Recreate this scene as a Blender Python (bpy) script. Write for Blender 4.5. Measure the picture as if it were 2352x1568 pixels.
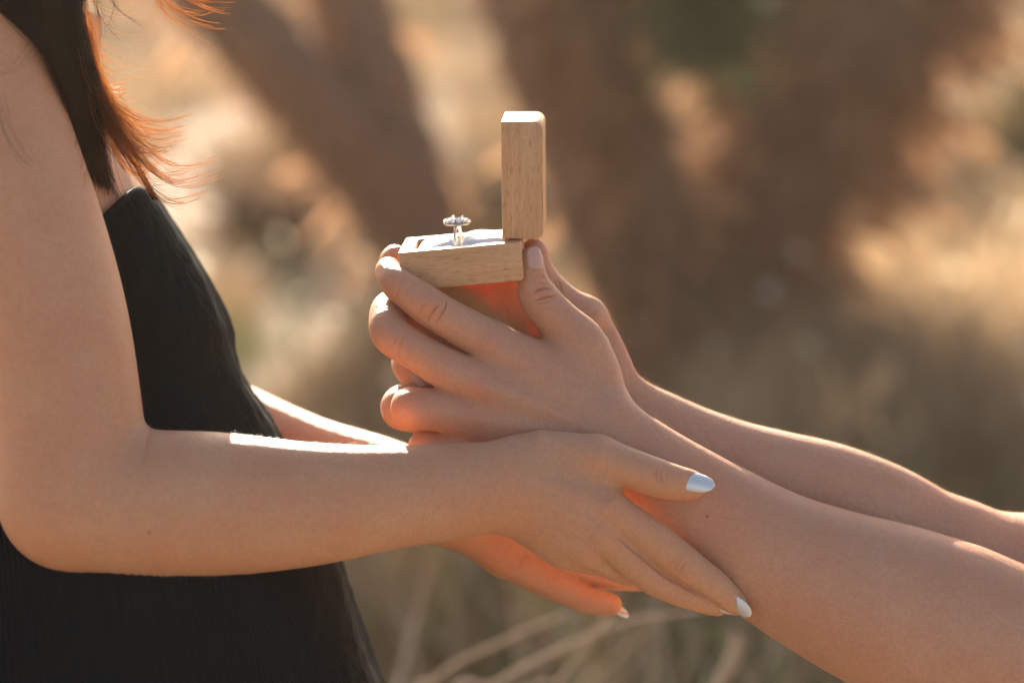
import bpy, bmesh, math, random
import numpy as np
from mathutils import Vector

# ------------------------------------------------------------------ clear
for o in list(bpy.data.objects):
    bpy.data.objects.remove(o, do_unlink=True)
scene = bpy.context.scene
C = scene.collection
R = math.radians

# ------------------------------------------------------------------ camera
LENS, SENSOR, DIST, PITCH = 85.0, 36.0, 1.39, R(11.0)
FPX = LENS / SENSOR * 2352.0            # focal length in units of 1/2352 frame width
U = DIST / FPX                          # metres per unit at the subject (about 0.25 mm)
ORG = np.array([0.0, 0.0, 1.0])         # point between the hands, 1 m above the ground
AX_R = np.array([1.0, 0.0, 0.0])
AX_F = np.array([0.0, math.cos(PITCH), -math.sin(PITCH)])
AX_U = np.array([0.0, math.sin(PITCH), math.cos(PITCH)])
cam_d = bpy.data.cameras.new('camera')
cam_d.lens, cam_d.sensor_width = LENS, SENSOR
cam_d.clip_start, cam_d.clip_end = 0.05, 600.0
cam_d.dof.use_dof = True
cam_d.dof.focus_distance = DIST - 0.012
cam_d.dof.aperture_fstop = 3.2
cam = bpy.data.objects.new('camera', cam_d)
C.objects.link(cam)
cam.location = ORG - AX_F * DIST
cam.rotation_euler = (math.pi / 2 - PITCH, 0, 0)
scene.camera = cam

# ------------------------------------------------------------------ sky and sun
SUN_EL, SUN_AZ = R(21.5), R(-10.0)
world = bpy.data.worlds.new('World')
scene.world = world
world.use_nodes = True
wn = world.node_tree
sky = wn.nodes.new('ShaderNodeTexSky')
sky.sky_type = 'NISHITA'
sky.sun_disc = False
sky.sun_elevation = SUN_EL
sky.sun_rotation = SUN_AZ
sky.dust_density = 3.0
sky.air_density = 1.0
sky.ozone_density = 0.6
wn.links.new(sky.outputs[0], wn.nodes['Background'].inputs[0])
wn.nodes['Background'].inputs[1].default_value = 0.056
sun_d = bpy.data.lights.new('sun', 'SUN')
sun_d.energy = 4.4
sun_d.angle = R(0.5)
sun_d.color = (1.0, 0.88, 0.72)
sun = bpy.data.objects.new('sun', sun_d)
C.objects.link(sun)
TO_SUN = Vector((math.sin(SUN_AZ) * math.cos(SUN_EL), math.cos(SUN_AZ) * math.cos(SUN_EL), math.sin(SUN_EL)))
sun.rotation_euler = TO_SUN.to_track_quat('Z', 'Y').to_euler()
sun.location = TO_SUN * 30

vs = scene.view_settings
scene.display_settings.display_device = 'sRGB'
vs.view_transform = 'Standard'
vs.look = 'None'
vs.exposure = 2.17
vs.gamma = 1.0
vs.use_curve_mapping = False
scene.cycles.use_denoising = True
scene.cycles.max_bounces = 10
scene.cycles.sample_clamp_indirect = 6.0

# ------------------------------------------------------------------ helpers
def Q(p):
    """(px, py, depth) at the subject -> camera-aligned coordinates in units."""
    x, y, d = p[:3]
    s = 1.0 + d / FPX
    return np.array([(x - 1176.0) * s, d, (784.0 - y) * s])

def to_world(q):
    q = np.asarray(q, dtype=np.float64)
    return ORG + (q[..., 0:1] * AX_R + q[..., 1:2] * AX_F + q[..., 2:3] * AX_U) * U

def link_mesh(name, verts, faces, mat, parent=None, smooth=True):
    me = bpy.data.meshes.new(name)
    verts = np.asarray(verts, dtype=np.float32)
    faces = np.asarray(faces) if not isinstance(faces, list) else faces
    if isinstance(faces, np.ndarray):
        n, k = faces.shape
        me.vertices.add(len(verts))
        me.vertices.foreach_set('co', verts.ravel())
        me.loops.add(n * k)
        me.loops.foreach_set('vertex_index', faces.astype(np.int32).ravel())
        me.polygons.add(n)
        me.polygons.foreach_set('loop_start', np.arange(0, n * k, k, dtype=np.int32))
        me.update(calc_edges=True)
        me.validate()
    else:
        me.from_pydata([tuple(v) for v in verts], [], faces)
        me.update()
    if smooth:
        me.polygons.foreach_set('use_smooth', np.ones(len(me.polygons), dtype=bool))
    if mat:
        me.materials.append(mat)
    o = bpy.data.objects.new(name, me)
    C.objects.link(o)
    if parent:
        o.parent = parent
        o.matrix_parent_inverse = parent.matrix_world.inverted() if False else parent.matrix_basis.inverted()
    return o

def empty(name, loc=(0, 0, 0)):
    o = bpy.data.objects.new(name, None)
    C.objects.link(o)
    o.location = loc
    o.empty_display_size = 0.05
    return o

def tag(o, label=None, cat=None, group=None, kind=None):
    if label: o['label'] = label
    if cat: o['category'] = cat
    if group: o['group'] = group
    if kind: o['kind'] = kind
    return o

class NT:
    """small node-tree builder"""
    def __init__(self, name):
        self.m = bpy.data.materials.new(name)
        self.m.use_nodes = True
        self.t = self.m.node_tree
        self.b = self.t.nodes['Principled BSDF']
        self.out = self.t.nodes['Material Output']
    def n(self, typ, **kw):
        x = self.t.nodes.new(typ)
        for k, v in kw.items():
            if k in x.inputs.keys() if hasattr(x.inputs, 'keys') else False:
                x.inputs[k].default_value = v
            else:
                setattr(x, k, v)
        return x
    def l(self, a, b):
        self.t.links.new(a, b)
    def coord(self, which='Object'):
        return self.n('ShaderNodeTexCoord').outputs[which]
    def mapping(self, vec, scale=(1, 1, 1), rot=(0, 0, 0), loc=(0, 0, 0)):
        m = self.n('ShaderNodeMapping')
        m.inputs['Scale'].default_value = scale
        m.inputs['Rotation'].default_value = rot
        m.inputs['Location'].default_value = loc
        self.l(vec, m.inputs['Vector'])
        return m.outputs[0]
    def noise(self, vec, scale, detail=4.0, rough=0.55, dist=0.0):
        x = self.n('ShaderNodeTexNoise')
        x.inputs['Scale'].default_value = scale
        x.inputs['Detail'].default_value = detail
        x.inputs['Roughness'].default_value = rough
        x.inputs['Distortion'].default_value = dist
        self.l(vec, x.inputs['Vector'])
        return x.outputs['Fac']
    def ramp(self, fac, stops):
        r = self.n('ShaderNodeValToRGB')
        e = r.color_ramp.elements
        while len(e) < len(stops):
            e.new(0.5)
        for i, (p, c) in enumerate(stops):
            e[i].position = p
            e[i].color = (*c, 1) if len(c) == 3 else c
        self.l(fac, r.inputs[0])
        return r.outputs[0]
    def mix(self, fac, a, b, mode='MIX'):
        x = self.n('ShaderNodeMix', data_type='RGBA', blend_type=mode)
        for v, s in ((fac, x.inputs[0]), (a, x.inputs[6]), (b, x.inputs[7])):
            if isinstance(v, (int, float)):
                s.default_value = v
            elif isinstance(v, tuple):
                s.default_value = (*v, 1) if len(v) == 3 else v
            else:
                self.l(v, s)
        return x.outputs[2]
    def math(self, op, a, b=0.0):
        x = self.n('ShaderNodeMath', operation=op)
        for i, v in enumerate((a, b)):
            if isinstance(v, (int, float)):
                x.inputs[i].default_value = v
            else:
                self.l(v, x.inputs[i])
        return x.outputs[0]
    def bump(self, h, strength, dist):
        x = self.n('ShaderNodeBump')
        x.inputs['Strength'].default_value = strength
        x.inputs['Distance'].default_value = dist
        self.l(h, x.inputs['Height'])
        self.l(x.outputs[0], self.b.inputs['Normal'])
        return x
    def set(self, **kw):
        for k, v in kw.items():
            self.b.inputs[k.replace('_', ' ')].default_value = v
        return self

# ------------------------------------------------------------------ materials
def skin_mat(name, base, dark, red):
    M = NT(name)
    co = M.coord()
    n1 = M.ramp(M.noise(co, 20.0, 4.0, 0.6), [(0.32, (0, 0, 0)), (0.68, (1, 1, 1))])
    n2 = M.noise(co, 90.0, 4.0, 0.6)
    n3 = M.noise(co, 420.0, 3.0, 0.6)
    c = M.mix(M.math('MULTIPLY', n1, 0.9), base, red)
    c = M.mix(M.math('MULTIPLY', n2, 0.35), c, dark)
    c = M.mix(M.math('MULTIPLY', M.math('MAXIMUM', M.math('SUBTRACT', n3, 0.42), 0.0), 1.15), c, dark)
    n4 = M.noise(co, 1100.0, 2.0, 0.6)
    c = M.mix(M.math('MULTIPLY', M.math('MAXIMUM', M.math('SUBTRACT', n4, 0.45), 0.0), 0.9), c, tuple(min(1, x * 1.25) for x in base))
    # a few small moles
    vo = M.n('ShaderNodeTexVoronoi'); vo.inputs['Scale'].default_value = 26.0
    M.l(co, vo.inputs['Vector'])
    mole = M.ramp(vo.outputs['Distance'], [(0.0, (1, 1, 1)), (0.022, (1, 1, 1)), (0.032, (0, 0, 0))])
    pick = M.math('GREATER_THAN', M.n('ShaderNodeSeparateColor').outputs[0], 0.5)
    sc = M.t.nodes[-1]
    for nd in M.t.nodes:
        if nd.bl_idname == 'ShaderNodeSeparateColor':
            M.l(vo.outputs['Color'], nd.inputs[0])
    pick.node.inputs[1].default_value = 0.84
    c = M.mix(M.math('MULTIPLY', M.math('MULTIPLY', mole, pick), 0.55), c, (0.10, 0.035, 0.02))
    at_ = M.n('ShaderNodeAttribute'); at_.attribute_name = 'flush'
    c = M.mix(M.math('MULTIPLY', at_.outputs['Fac'], 0.26), c, (0.62, 0.235, 0.14))
    glow_ = M.n('ShaderNodeAttribute'); glow_.attribute_name = 'palm'
    c = M.mix(M.math('MULTIPLY', glow_.outputs['Fac'], 0.7), c, (0.80, 0.57, 0.27))  # paler palm skin, tinted orange to paint light glowing through the hand
    M.l(c, M.b.inputs['Base Color'])
    M.set(Roughness=0.48)
    M.b.inputs['Subsurface Weight'].default_value = 0.75
    M.b.inputs['Subsurface Radius'].default_value = (1.0, 0.55, 0.27)
    M.b.inputs['Subsurface Scale'].default_value = 0.0068
    M.b.inputs['Specular IOR Level'].default_value = 0.4
    h = M.math('ADD', M.noise(co, 900.0, 3.0, 0.6), M.math('MULTIPLY', M.noise(co, 260.0, 4.0, 0.6), 1.2))
    M.bump(h, 0.6, 0.0008)
    return M.m

MAT_SKIN_A = skin_mat('skin_of_woman', (0.67, 0.37, 0.215), (0.46, 0.215, 0.11), (0.64, 0.295, 0.16))
MAT_SKIN_B = skin_mat('skin_of_partner', (0.65, 0.355, 0.22), (0.44, 0.205, 0.115), (0.62, 0.285, 0.165))

def nail_mat(name, col, metal, rough):
    M = NT(name)
    lw = M.n('ShaderNodeLayerWeight'); lw.inputs[0].default_value = 0.35
    c = M.mix(lw.outputs['Facing'], col, tuple(min(1, x * 1.08) for x in col))
    M.l(c, M.b.inputs['Base Color'])
    M.set(Roughness=rough, Metallic=metal)
    M.b.inputs['Coat Weight'].default_value = 0.6
    M.b.inputs['Coat Roughness'].default_value = 0.08
    return M.m
MAT_PEARL = nail_mat('pearl_nail_polish', (0.70, 0.69, 0.68), 0.22, 0.22)
MAT_NAIL = nail_mat('bare_nail', (0.57, 0.32, 0.245), 0.0, 0.38)
MAT_NAIL.node_tree.nodes['Principled BSDF'].inputs['Coat Weight'].default_value = 0.1

def wood_mat(name, axis, tint=(1, 1, 1)):
    M = NT(name)
    co = M.coord()
    st = [1, 1, 1]
    st[axis] = 0.07
    v = M.mapping(co, scale=tuple(st))
    g1 = M.noise(v, 260.0, 5.0, 0.6, 0.4)
    g2 = M.noise(M.mapping(co, scale=tuple(0.085 if i == axis else 1 for i in range(3))), 1600.0, 2.0, 0.5)
    g3 = M.noise(co, 40.0, 3.0)
    c = M.ramp(g1, [(0.28, (0.54, 0.295, 0.135)), (0.5, (0.64, 0.385, 0.20)), (0.72, (0.70, 0.44, 0.245))])
    pores = M.ramp(g2, [(0.56, (0, 0, 0)), (0.68, (1, 1, 1))])
    c = M.mix(M.math('MULTIPLY', pores, 0.75), c, (0.30, 0.13, 0.05))
    c = M.mix(M.math('MULTIPLY', g3, 0.25), c, (0.50, 0.26, 0.12))
    c = M.mix(1.0, c, tint, 'MULTIPLY')
    M.l(c, M.b.inputs['Base Color'])
    M.set(Roughness=0.42)
    M.bump(M.math('SUBTRACT', g1, M.math('MULTIPLY', pores, 0.6)), 0.25, 0.0004)
    return M.m

def simple(name, col, rough=0.6, metal=0.0, **kw):
    M = NT(name)
    co = M.coord()
    n = M.noise(co, kw.get('nscale', 60.0), 4.0)
    M.l(M.mix(n, col, tuple(c * kw.get('var', 0.8) for c in col)), M.b.inputs['Base Color'])
    M.set(Roughness=rough, Metallic=metal)
    if kw.get('bump'):
        M.bump(n, kw['bump'], kw.get('bdist', 0.001))
    return M.m

# ------------------------------------------------------------------ distance-field modelling of bodies
BIG = np.float32(1e4)
def smin(a, b, k):
    h = np.maximum(k - np.abs(a - b), 0.0) / k
    return np.minimum(a, b) - h * h * k * 0.25

def spline(pts, sub):
    """Catmull-Rom through (x, y, z, r) rows"""
    P = np.asarray(pts, dtype=np.float64)
    if len(P) < 3 or sub <= 1:
        return P
    out = []
    for i in range(len(P) - 1):
        p0 = P[i - 1] if i > 0 else 2 * P[0] - P[1]
        p1, p2 = P[i], P[i + 1]
        p3 = P[i + 2] if i + 2 < len(P) else 2 * P[-1] - P[-2]
        for s in range(sub):
            t = s / sub
            out.append(0.5 * ((2 * p1) + (-p0 + p2) * t + (2 * p0 - 5 * p1 + 4 * p2 - p3) * t * t + (-p0 + 3 * p1 - 3 * p2 + p3) * t ** 3))
    out.append(P[-1])
    return np.asarray(out)

class Chain:
    def __init__(self, pts, fy=1.0, sub=3, k=6.0):
        rows = []
        for p in pts:
            q = Q(p)
            r = (p[3] + 0.8) * (1 + p[2] / FPX)
            rows.append([q[0], q[1], q[2], r])
        S = spline(rows, sub)
        self.S = S
        self.fy = fy
        self.k = k
        self.mid = (S[:-1, :3] + S[1:, :3]) / 2
        self.bnd = np.linalg.norm(S[1:, :3] - S[:-1, :3], axis=1) / 2 + np.maximum(S[1:, 3], S[:-1, 3])
        self.lo = (S[:, :3] - S[:, 3:4]).min(0)
        self.hi = (S[:, :3] + S[:, 3:4]).max(0)
    def ev(self, P, c, rad):
        d = np.linalg.norm(self.mid - c, axis=1) - self.bnd
        idx = np.nonzero(d < rad + 45.0)[0]
        if len(idx) == 0:
            return None
        best = None
        f = self.fy
        px, pz = P[0], P[2]
        py = P[1] / f
        for i in idx:
            a, b = self.S[i], self.S[i + 1]
            bx, by, bz = b[0] - a[0], (b[1] - a[1]) / f, b[2] - a[2]
            l2 = bx * bx + by * by + bz * bz + 1e-6
            ax, ay, az = px - np.float32(a[0]), py - np.float32(a[1] / f), pz - np.float32(a[2])
            t = (ax * np.float32(bx) + ay * np.float32(by) + az * np.float32(bz)) * np.float32(1 / l2)
            np.clip(t, 0, 1, out=t)
            ax -= t * np.float32(bx); ay -= t * np.float32(by); az -= t * np.float32(bz)
            v = np.sqrt(ax * ax + ay * ay + az * az) - (np.float32(a[3]) + t * np.float32(b[3] - a[3]))
            best = v if best is None else smin(best, v, self.k)
        return best * np.float32(0.45) if f < 0.5 else best

class Union:
    def __init__(self, parts, k):
        self.parts, self.k = parts, k
        self.lo = np.min([p.lo for p in parts], axis=0)
        self.hi = np.max([p.hi for p in parts], axis=0)
    def ev(self, P, c, rad):
        g = np.linalg.norm(np.maximum(np.maximum(self.lo - c, c - self.hi), 0))
        if g > rad + 60:
            return None
        best = None
        for p in self.parts:
            v = p.ev(P, c, rad)
            if v is not None:
                best = v if best is None else smin(best, v, self.k)
        return best

class Groove:
    """skin crease: polyline of px points, running through depths d0..d1"""
    def __init__(self, pts, d0, d1, w=3.0, depth=2.2):
        self.pts = [((x - 1176.0), (784.0 - y)) for x, y in pts]
        self.d0, self.d1, self.w, self.depth = d0, d1, w, depth
        a = np.array(self.pts)
        s0, s1 = 1 + d0 / FPX, 1 + d1 / FPX
        self.lo = np.array([min(a[:, 0].min() * s0, a[:, 0].min() * s1) - 3 * w, d0, min(a[:, 1].min() * s0, a[:, 1].min() * s1) - 3 * w])
        self.hi = np.array([max(a[:, 0].max() * s0, a[:, 0].max() * s1) + 3 * w, d1, max(a[:, 1].max() * s0, a[:, 1].max() * s1) + 3 * w])
    def val(self, P):
        s = 1.0 / (1.0 + P[:, 1] / FPX)
        x, z = P[:, 0] * s, P[:, 2] * s
        best = np.zeros(len(P))
        n = len(self.pts) - 1
        for i in range(n):
            (x0, z0), (x1, z1) = self.pts[i], self.pts[i + 1]
            bx, bz = x1 - x0, z1 - z0
            tt = np.clip(((x - x0) * bx + (z - z0) * bz) / (bx * bx + bz * bz), 0, 1)
            d2 = (x - x0 - tt * bx) ** 2 + (z - z0 - tt * bz) ** 2
            u = (i + tt) / n
            w = self.w * (0.7 + 0.5 * np.sin(np.pi * u))
            best = np.maximum(best, np.exp(-d2 / (w * w)) * (0.3 + 0.7 * np.sin(np.pi * np.clip(u, 0.03, 0.97))))
        return best * self.depth * ((P[:, 1] > self.d0) & (P[:, 1] < self.d1))

def crease(verts, quads, grooves, facing=0.15, gain=3.3):
    """refine the skin where creases run and press them in; returns vertices and a face list"""
    e1 = verts[quads[:, 2]] - verts[quads[:, 0]]; e2 = verts[quads[:, 3]] - verts[quads[:, 1]]
    fn = np.cross(e1, e2); fn /= np.linalg.norm(fn, axis=1)[:, None] + 1e-9
    fc = verts[quads].mean(1)
    sel = np.zeros(len(quads), dtype=bool)
    for g in grooves:
        if g.depth < 0:
            continue
        m = np.all((fc > g.lo - 9) & (fc < g.hi + 9), axis=1)
        if m.any():
            idx = np.nonzero(m)[0]
            gg = Groove.__new__(Groove); gg.__dict__.update(g.__dict__); gg.w = g.w * 3.0 + 3
            sel[idx[gg.val(fc[idx]) > 0.04 * g.depth]] = True
    sel &= fn[:, 1] < facing
    me = bpy.data.meshes.new('tmp')
    n, k = quads.shape
    me.vertices.add(len(verts)); me.vertices.foreach_set('co', verts.astype(np.float32).ravel())
    me.loops.add(n * 4); me.loops.foreach_set('vertex_index', quads.astype(np.int32).ravel())
    me.polygons.add(n); me.polygons.foreach_set('loop_start', np.arange(0, n * 4, 4, dtype=np.int32))
    me.update(calc_edges=True)
    bm = bmesh.new(); bm.from_mesh(me)
    bm.faces.ensure_lookup_table()
    edges = set()
    for fi in np.nonzero(sel)[0]:
        edges.update(bm.faces[fi].edges)
    if edges:
        bmesh.ops.subdivide_edges(bm, edges=list(edges), cuts=2, use_grid_fill=True, smooth=0.0)
    bm.to_mesh(me); bm.free()
    V = np.empty(len(me.vertices) * 3, dtype=np.float32); me.vertices.foreach_get('co', V); V = V.reshape(-1, 3).astype(np.float64)
    N = np.empty(len(me.vertices) * 3, dtype=np.float32); me.vertices.foreach_get('normal', N); N = N.reshape(-1, 3)
    disp = np.zeros(len(V))
    for g in grooves:
        m = np.nonzero(np.all((V > g.lo - 9) & (V < g.hi + 9), axis=1) & (N[:, 1] < facing + 0.1))[0]
        if len(m):
            disp[m] += g.val(V[m]) * (1.0 if g.depth > 0 else 1.0 / gain)
    V = V - N * (disp * gain)[:, None]
    me.vertices.foreach_set('co', to_world(V).astype(np.float32).ravel())
    me.update()
    return me, V

def link_body(me, mat, parent):
    me.name = 'body'
    me.polygons.foreach_set('use_smooth', np.ones(len(me.polygons), dtype=bool))
    me.materials.append(mat)
    o = bpy.data.objects.new('body', me); C.objects.link(o)
    o.parent = parent
    o.matrix_parent_inverse = parent.matrix_basis.inverted()
    return o

def polygonise(field, grooves, h, B=16):
    """surface nets on sparse blocks; returns vertices (units) and quads"""
    lo = field.lo - 4 * h
    n = np.ceil((field.hi + 4 * h - lo) / (h * B)).astype(int)
    ii, jj, kk = np.meshgrid(*[np.arange(x) for x in n], indexing='ij')
    blocks = np.stack([ii.ravel(), jj.ravel(), kk.ravel()], 1)
    half = h * B / 2
    rad = half * 1.7321
    # coarse test on the block centres
    cents = lo + (blocks + 0.5) * h * B
    keep = []
    g = np.arange(B + 1, dtype=np.float32) * np.float32(h)
    gx, gy, gz = np.meshgrid(g, g, g, indexing='ij')
    W = (n * B + 2).astype(np.int64)
    cell_ids, cell_v = [], []
    edge_c = {0: [], 1: [], 2: []}
    edge_s = {0: [], 1: [], 2: []}
    for b, c in zip(blocks, cents):
        P1 = [np.array([c[0]], dtype=np.float32), np.array([c[1]], dtype=np.float32), np.array([c[2]], dtype=np.float32)]
        v = field.ev(P1, c, 10.0)
        if v is None:
            v = field.ev(P1, c, rad)
            if v is None:
                continue
        if abs(float(v[0])) > rad * 1.45 + 6:
            continue
        o = lo + b * h * B
        P = [gx + np.float32(o[0]), gy + np.float32(o[1]), gz + np.float32(o[2])]
        V = field.ev(P, c, rad)
        if V is None or V.min() > 4 or V.max() < -4:
            continue
        S = V < 0
        if S.all() or not S.any():
            continue
        base = b.astype(np.int64) * B
        # cell vertices
        cnt = np.zeros((B, B, B), dtype=np.float32)
        acc = np.zeros((B, B, B, 3), dtype=np.float32)
        for ax in range(3):
            for u in (0, 1):
                for w in (0, 1):
                    sl0, sl1 = [None] * 3, [None] * 3
                    others = [a for a in range(3) if a != ax]
                    sl0[ax] = slice(0, B); sl1[ax] = slice(1, B + 1)
                    for a, q in zip(others, (u, w)):
                        sl0[a] = sl1[a] = slice(q, B + q)
                    a0, a1 = V[tuple(sl0)], V[tuple(sl1)]
                    m = (a0 < 0) != (a1 < 0)
                    if not m.any():
                        continue
                    t = np.where(m, a0 / np.where(m, a0 - a1, 1), 0)
                    cnt += m
                    acc[..., ax] += t
                    acc[..., others[0]] += m * u
                    acc[..., others[1]] += m * w
        I = np.argwhere(cnt > 0)
        if len(I) == 0:
            continue
        loc = acc[I[:, 0], I[:, 1], I[:, 2]] / cnt[I[:, 0], I[:, 1], I[:, 2]][:, None]
        cell_v.append(o + (I + loc) * h)
        Gi = I + base
        cell_ids.append((Gi[:, 0] * W[1] + Gi[:, 1]) * W[2] + Gi[:, 2])
        for ax in range(3):
            sl = [slice(0, B)] * 3
            sl2 = [slice(0, B)] * 3
            sl2[ax] = slice(1, B + 1)
            s0, s1 = S[tuple(sl)], S[tuple(sl2)]
            E = np.argwhere(s0 != s1)
            if len(E):
                edge_c[ax].append(E + base)
                edge_s[ax].append(s0[E[:, 0], E[:, 1], E[:, 2]])
    ids = np.concatenate(cell_ids)
    verts = np.concatenate(cell_v)
    order = np.argsort(ids)
    ids, verts = ids[order], verts[order]
    stride = np.array([W[1] * W[2], W[2], 1])
    quads = []
    for ax in range(3):
        if not edge_c[ax]:
            continue
        E = np.concatenate(edge_c[ax]); sg = np.concatenate(edge_s[ax])
        o1, o2 = [(1, 2), (2, 0), (0, 1)][ax]
        e = E @ stride
        q = np.stack([e, e - stride[o1], e - stride[o1] - stride[o2], e - stride[o2]], 1)
        pos = np.searchsorted(ids, q)
        pos = np.minimum(pos, len(ids) - 1)
        ok = (ids[pos] == q).all(1)
        pos, sg = pos[ok], sg[ok]
        pos[~sg] = pos[~sg][:, ::-1]
        quads.append(pos)
    quads = np.concatenate(quads)
    # light smoothing
    nv = len(verts)
    for lam in (0.5, 0.5, 0.4):
        s = np.zeros_like(verts); c = np.zeros(nv)
        for a in range(4):
            i, j = quads[:, a], quads[:, (a + 1) % 4]
            for x in range(3):
                s[:, x] += np.bincount(i, verts[j, x], nv)
            c += np.bincount(i, minlength=nv)
        verts = verts + lam * (s / np.maximum(c, 1)[:, None] - verts)
    return verts, quads

# ------------------------------------------------------------------ body of the partner (both forearms and hands round the box)
def hand(palm, fingers, arm, kp=34, kf=5, kj=16, ka=40):
    pal = Union(palm, kp)
    fin = Union(fingers, kf)
    return Union([Union([pal, fin], kj), Union(arm, 30)], ka)

def grid_faces(nr, nc, closed=True):
    i = np.arange(nr - 1)[:, None]; j = np.arange(nc if closed else nc - 1)[None, :]
    a = i * nc + j; b = i * nc + (j + 1) % nc
    return np.stack([a, b, b + nc, a + nc], -1).reshape(-1, 4)

def tube(points, radii, sides=6, closed_ends=True):
    P = np.asarray(points, float); n = len(P)
    Rr = np.broadcast_to(np.asarray(radii, float), (n,))
    T = np.gradient(P, axis=0); T /= np.linalg.norm(T, axis=1)[:, None] + 1e-9
    ref = np.array([0.0, 1.0, 0.0]) if abs(T[0][1]) < 0.9 else np.array([1.0, 0, 0])
    N = np.cross(T, ref); N /= np.linalg.norm(N, axis=1)[:, None] + 1e-9
    Bn = np.cross(T, N)
    a = np.linspace(0, 2 * np.pi, sides, endpoint=False)
    V = P[:, None, :] + Rr[:, None, None] * (np.cos(a)[None, :, None] * N[:, None] + np.sin(a)[None, :, None] * Bn[:, None])
    V = V.reshape(-1, 3)
    F = grid_faces(n, sides)
    return V, F

def coarse_limb(pts):
    rows = [[*Q(p), (p[3] + 0.8) * (1 + p[2] / FPX)] for p in pts]
    S = spline(rows, 8)
    return tube(S[:, :3], S[:, 3], 40)
def ch(*pts, fy=1.0, sub=4, k=6.0):
    return Chain(pts, fy, sub, k)
def arm_ch(*pts, fy=1.0):
    return Chain(pts, fy, 9, 10.0)

partner_near = hand(
    palm=[
        ch((1372, 960, 20, 58), (1250, 865, 2, 54), (1128, 786, -6, 47)),
        ch((1372, 990, 8, 58), (1240, 935, -14, 54), (1110, 884, -20, 47)),
        ch((1370, 1018, 12, 58), (1230, 990, -6, 54), (1092, 962, -10, 46)),
        ch((1368, 1046, 26, 55), (1235, 1040, 16, 52), (1102, 1036, 16, 44)),
        ch((1388, 945, 40, 56), (1366, 850, 46, 55), (1328, 782, 46, 52)),
        ch((1150, 800, 20, 38), (1230, 828, 28, 44), (1300, 850, 34, 48)),
        ch((1340, 1000, 66, 56), (1180, 920, 52, 50)),
    ],
    fingers=[
        ch((1128, 786, -6, 47), (1040, 738, -30, 44), (976, 698, -42, 41.5), (944, 674, -38, 38), (913, 652, -20, 36), (893, 626, 18, 28), (893, 618, 34, 26)),
        ch((1110, 884, -20, 48), (1022, 846, -36, 46), (963, 811, -44, 42), (900, 770, -42, 43), (890, 735, 0, 40), (893, 712, 40, 38), (905, 702, 90, 34), (930, 700, 120, 29)),
        ch((1092, 962, -10, 47), (1010, 942, -22, 47), (950, 937, -24, 45), (944, 930, 30, 40), (965, 925, 80, 34), (1000, 925, 95, 30)),
        ch((1102, 1036, 16, 44), (1040, 1034, 10, 41), (984, 1030, 14, 39), (978, 1022, 60, 34), (1010, 1015, 95, 29)),
        ch((1328, 782, 46, 54), (1270, 724, 40, 47), (1233, 676, 34, 42), (1224, 640, 30, 30), (1220, 610, 28, 27), (1219, 592, 27, 25)),
    ],
    arm=[
        arm_ch((1392, 1006, 24, 92), (1450, 1050, 26, 98), (1535, 1116, 30, 112), (1652, 1195, 34, 128), (1784, 1282, 36, 150), (1915, 1345, 36, 171), (2047, 1398, 36, 192), (2180, 1450, 38, 204), fy=0.84),
        arm_ch((2150, 1440, 37, 175), (2260, 1484, 40, 204), (2400, 1530, 60, 200), (2520, 1480, 80, 190), fy=0.86),
    ])
partner_far = hand(
    palm=[
        ch((1440, 955, 205, 58), (1300, 850, 222, 54), (1140, 762, 232, 48), fy=0.6),
        ch((1440, 970, 210, 60), (1290, 850, 225, 58), (1120, 770, 236, 50), fy=0.56),
        ch((1440, 990, 212, 60), (1300, 900, 228, 58), (1135, 850, 240, 48), fy=0.56),
        ch((1440, 1010, 210, 60), (1300, 950, 222, 56), (1150, 925, 235, 46), fy=0.56),
        ch((1425, 920, 190, 56), (1388, 820, 180, 52), (1345, 732, 168, 49), fy=0.56),
        ch((1370, 880, 160, 66), (1300, 790, 160, 62), fy=0.56),
        ch((1070, 668, 222, 56), (1130, 680, 214, 62), (1200, 690, 200, 60), (1260, 705, 185, 52), fy=0.12),
    ],
    fingers=[
        ch((1140, 762, 232, 44), (1060, 700, 244, 42), (1005, 655, 252, 42), (945, 622, 245, 39), (908, 606, 200, 33), (906, 594, 165, 28), (910, 590, 140, 25)),
        ch((1120, 770, 236, 48), (1020, 735, 220, 43), (950, 722, 170, 39), (935, 724, 110, 36), (960, 745, 72, 33), (1002, 778, 58, 28)),
        ch((1135, 850, 240, 46), (1030, 830, 220, 42), (950, 830, 160, 38), (937, 838, 105, 35), (950, 858, 74, 32), (974, 882, 60, 28)),
        ch((1150, 925, 235, 45), (1040, 925, 190, 42), (950, 930, 130, 46), (924, 936, 84, 48), (945, 950, 52, 40), (985, 960, 40, 32)),
        ch((1345, 732, 168, 49), (1300, 702, 160, 42), (1258, 660, 150, 38), (1238, 622, 142, 32), (1229, 596, 138, 31), (1227, 580, 136, 31)),
    ],
    arm=[
        arm_ch((1440, 965, 212, 88), (1500, 985, 216, 86), (1585, 1030, 218, 94), (1690, 1074, 220, 102), (1785, 1103, 222, 108), (1880, 1128, 224, 112), (1960, 1156, 226, 114), (2040, 1192, 228, 116), (2120, 1240, 230, 118), (2200, 1280, 232, 122), fy=0.9),
        arm_ch((2180, 1270, 232, 118), (2280, 1310, 240, 132), (2400, 1330, 260, 150), (2520, 1295, 300, 160)),
    ])
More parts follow.
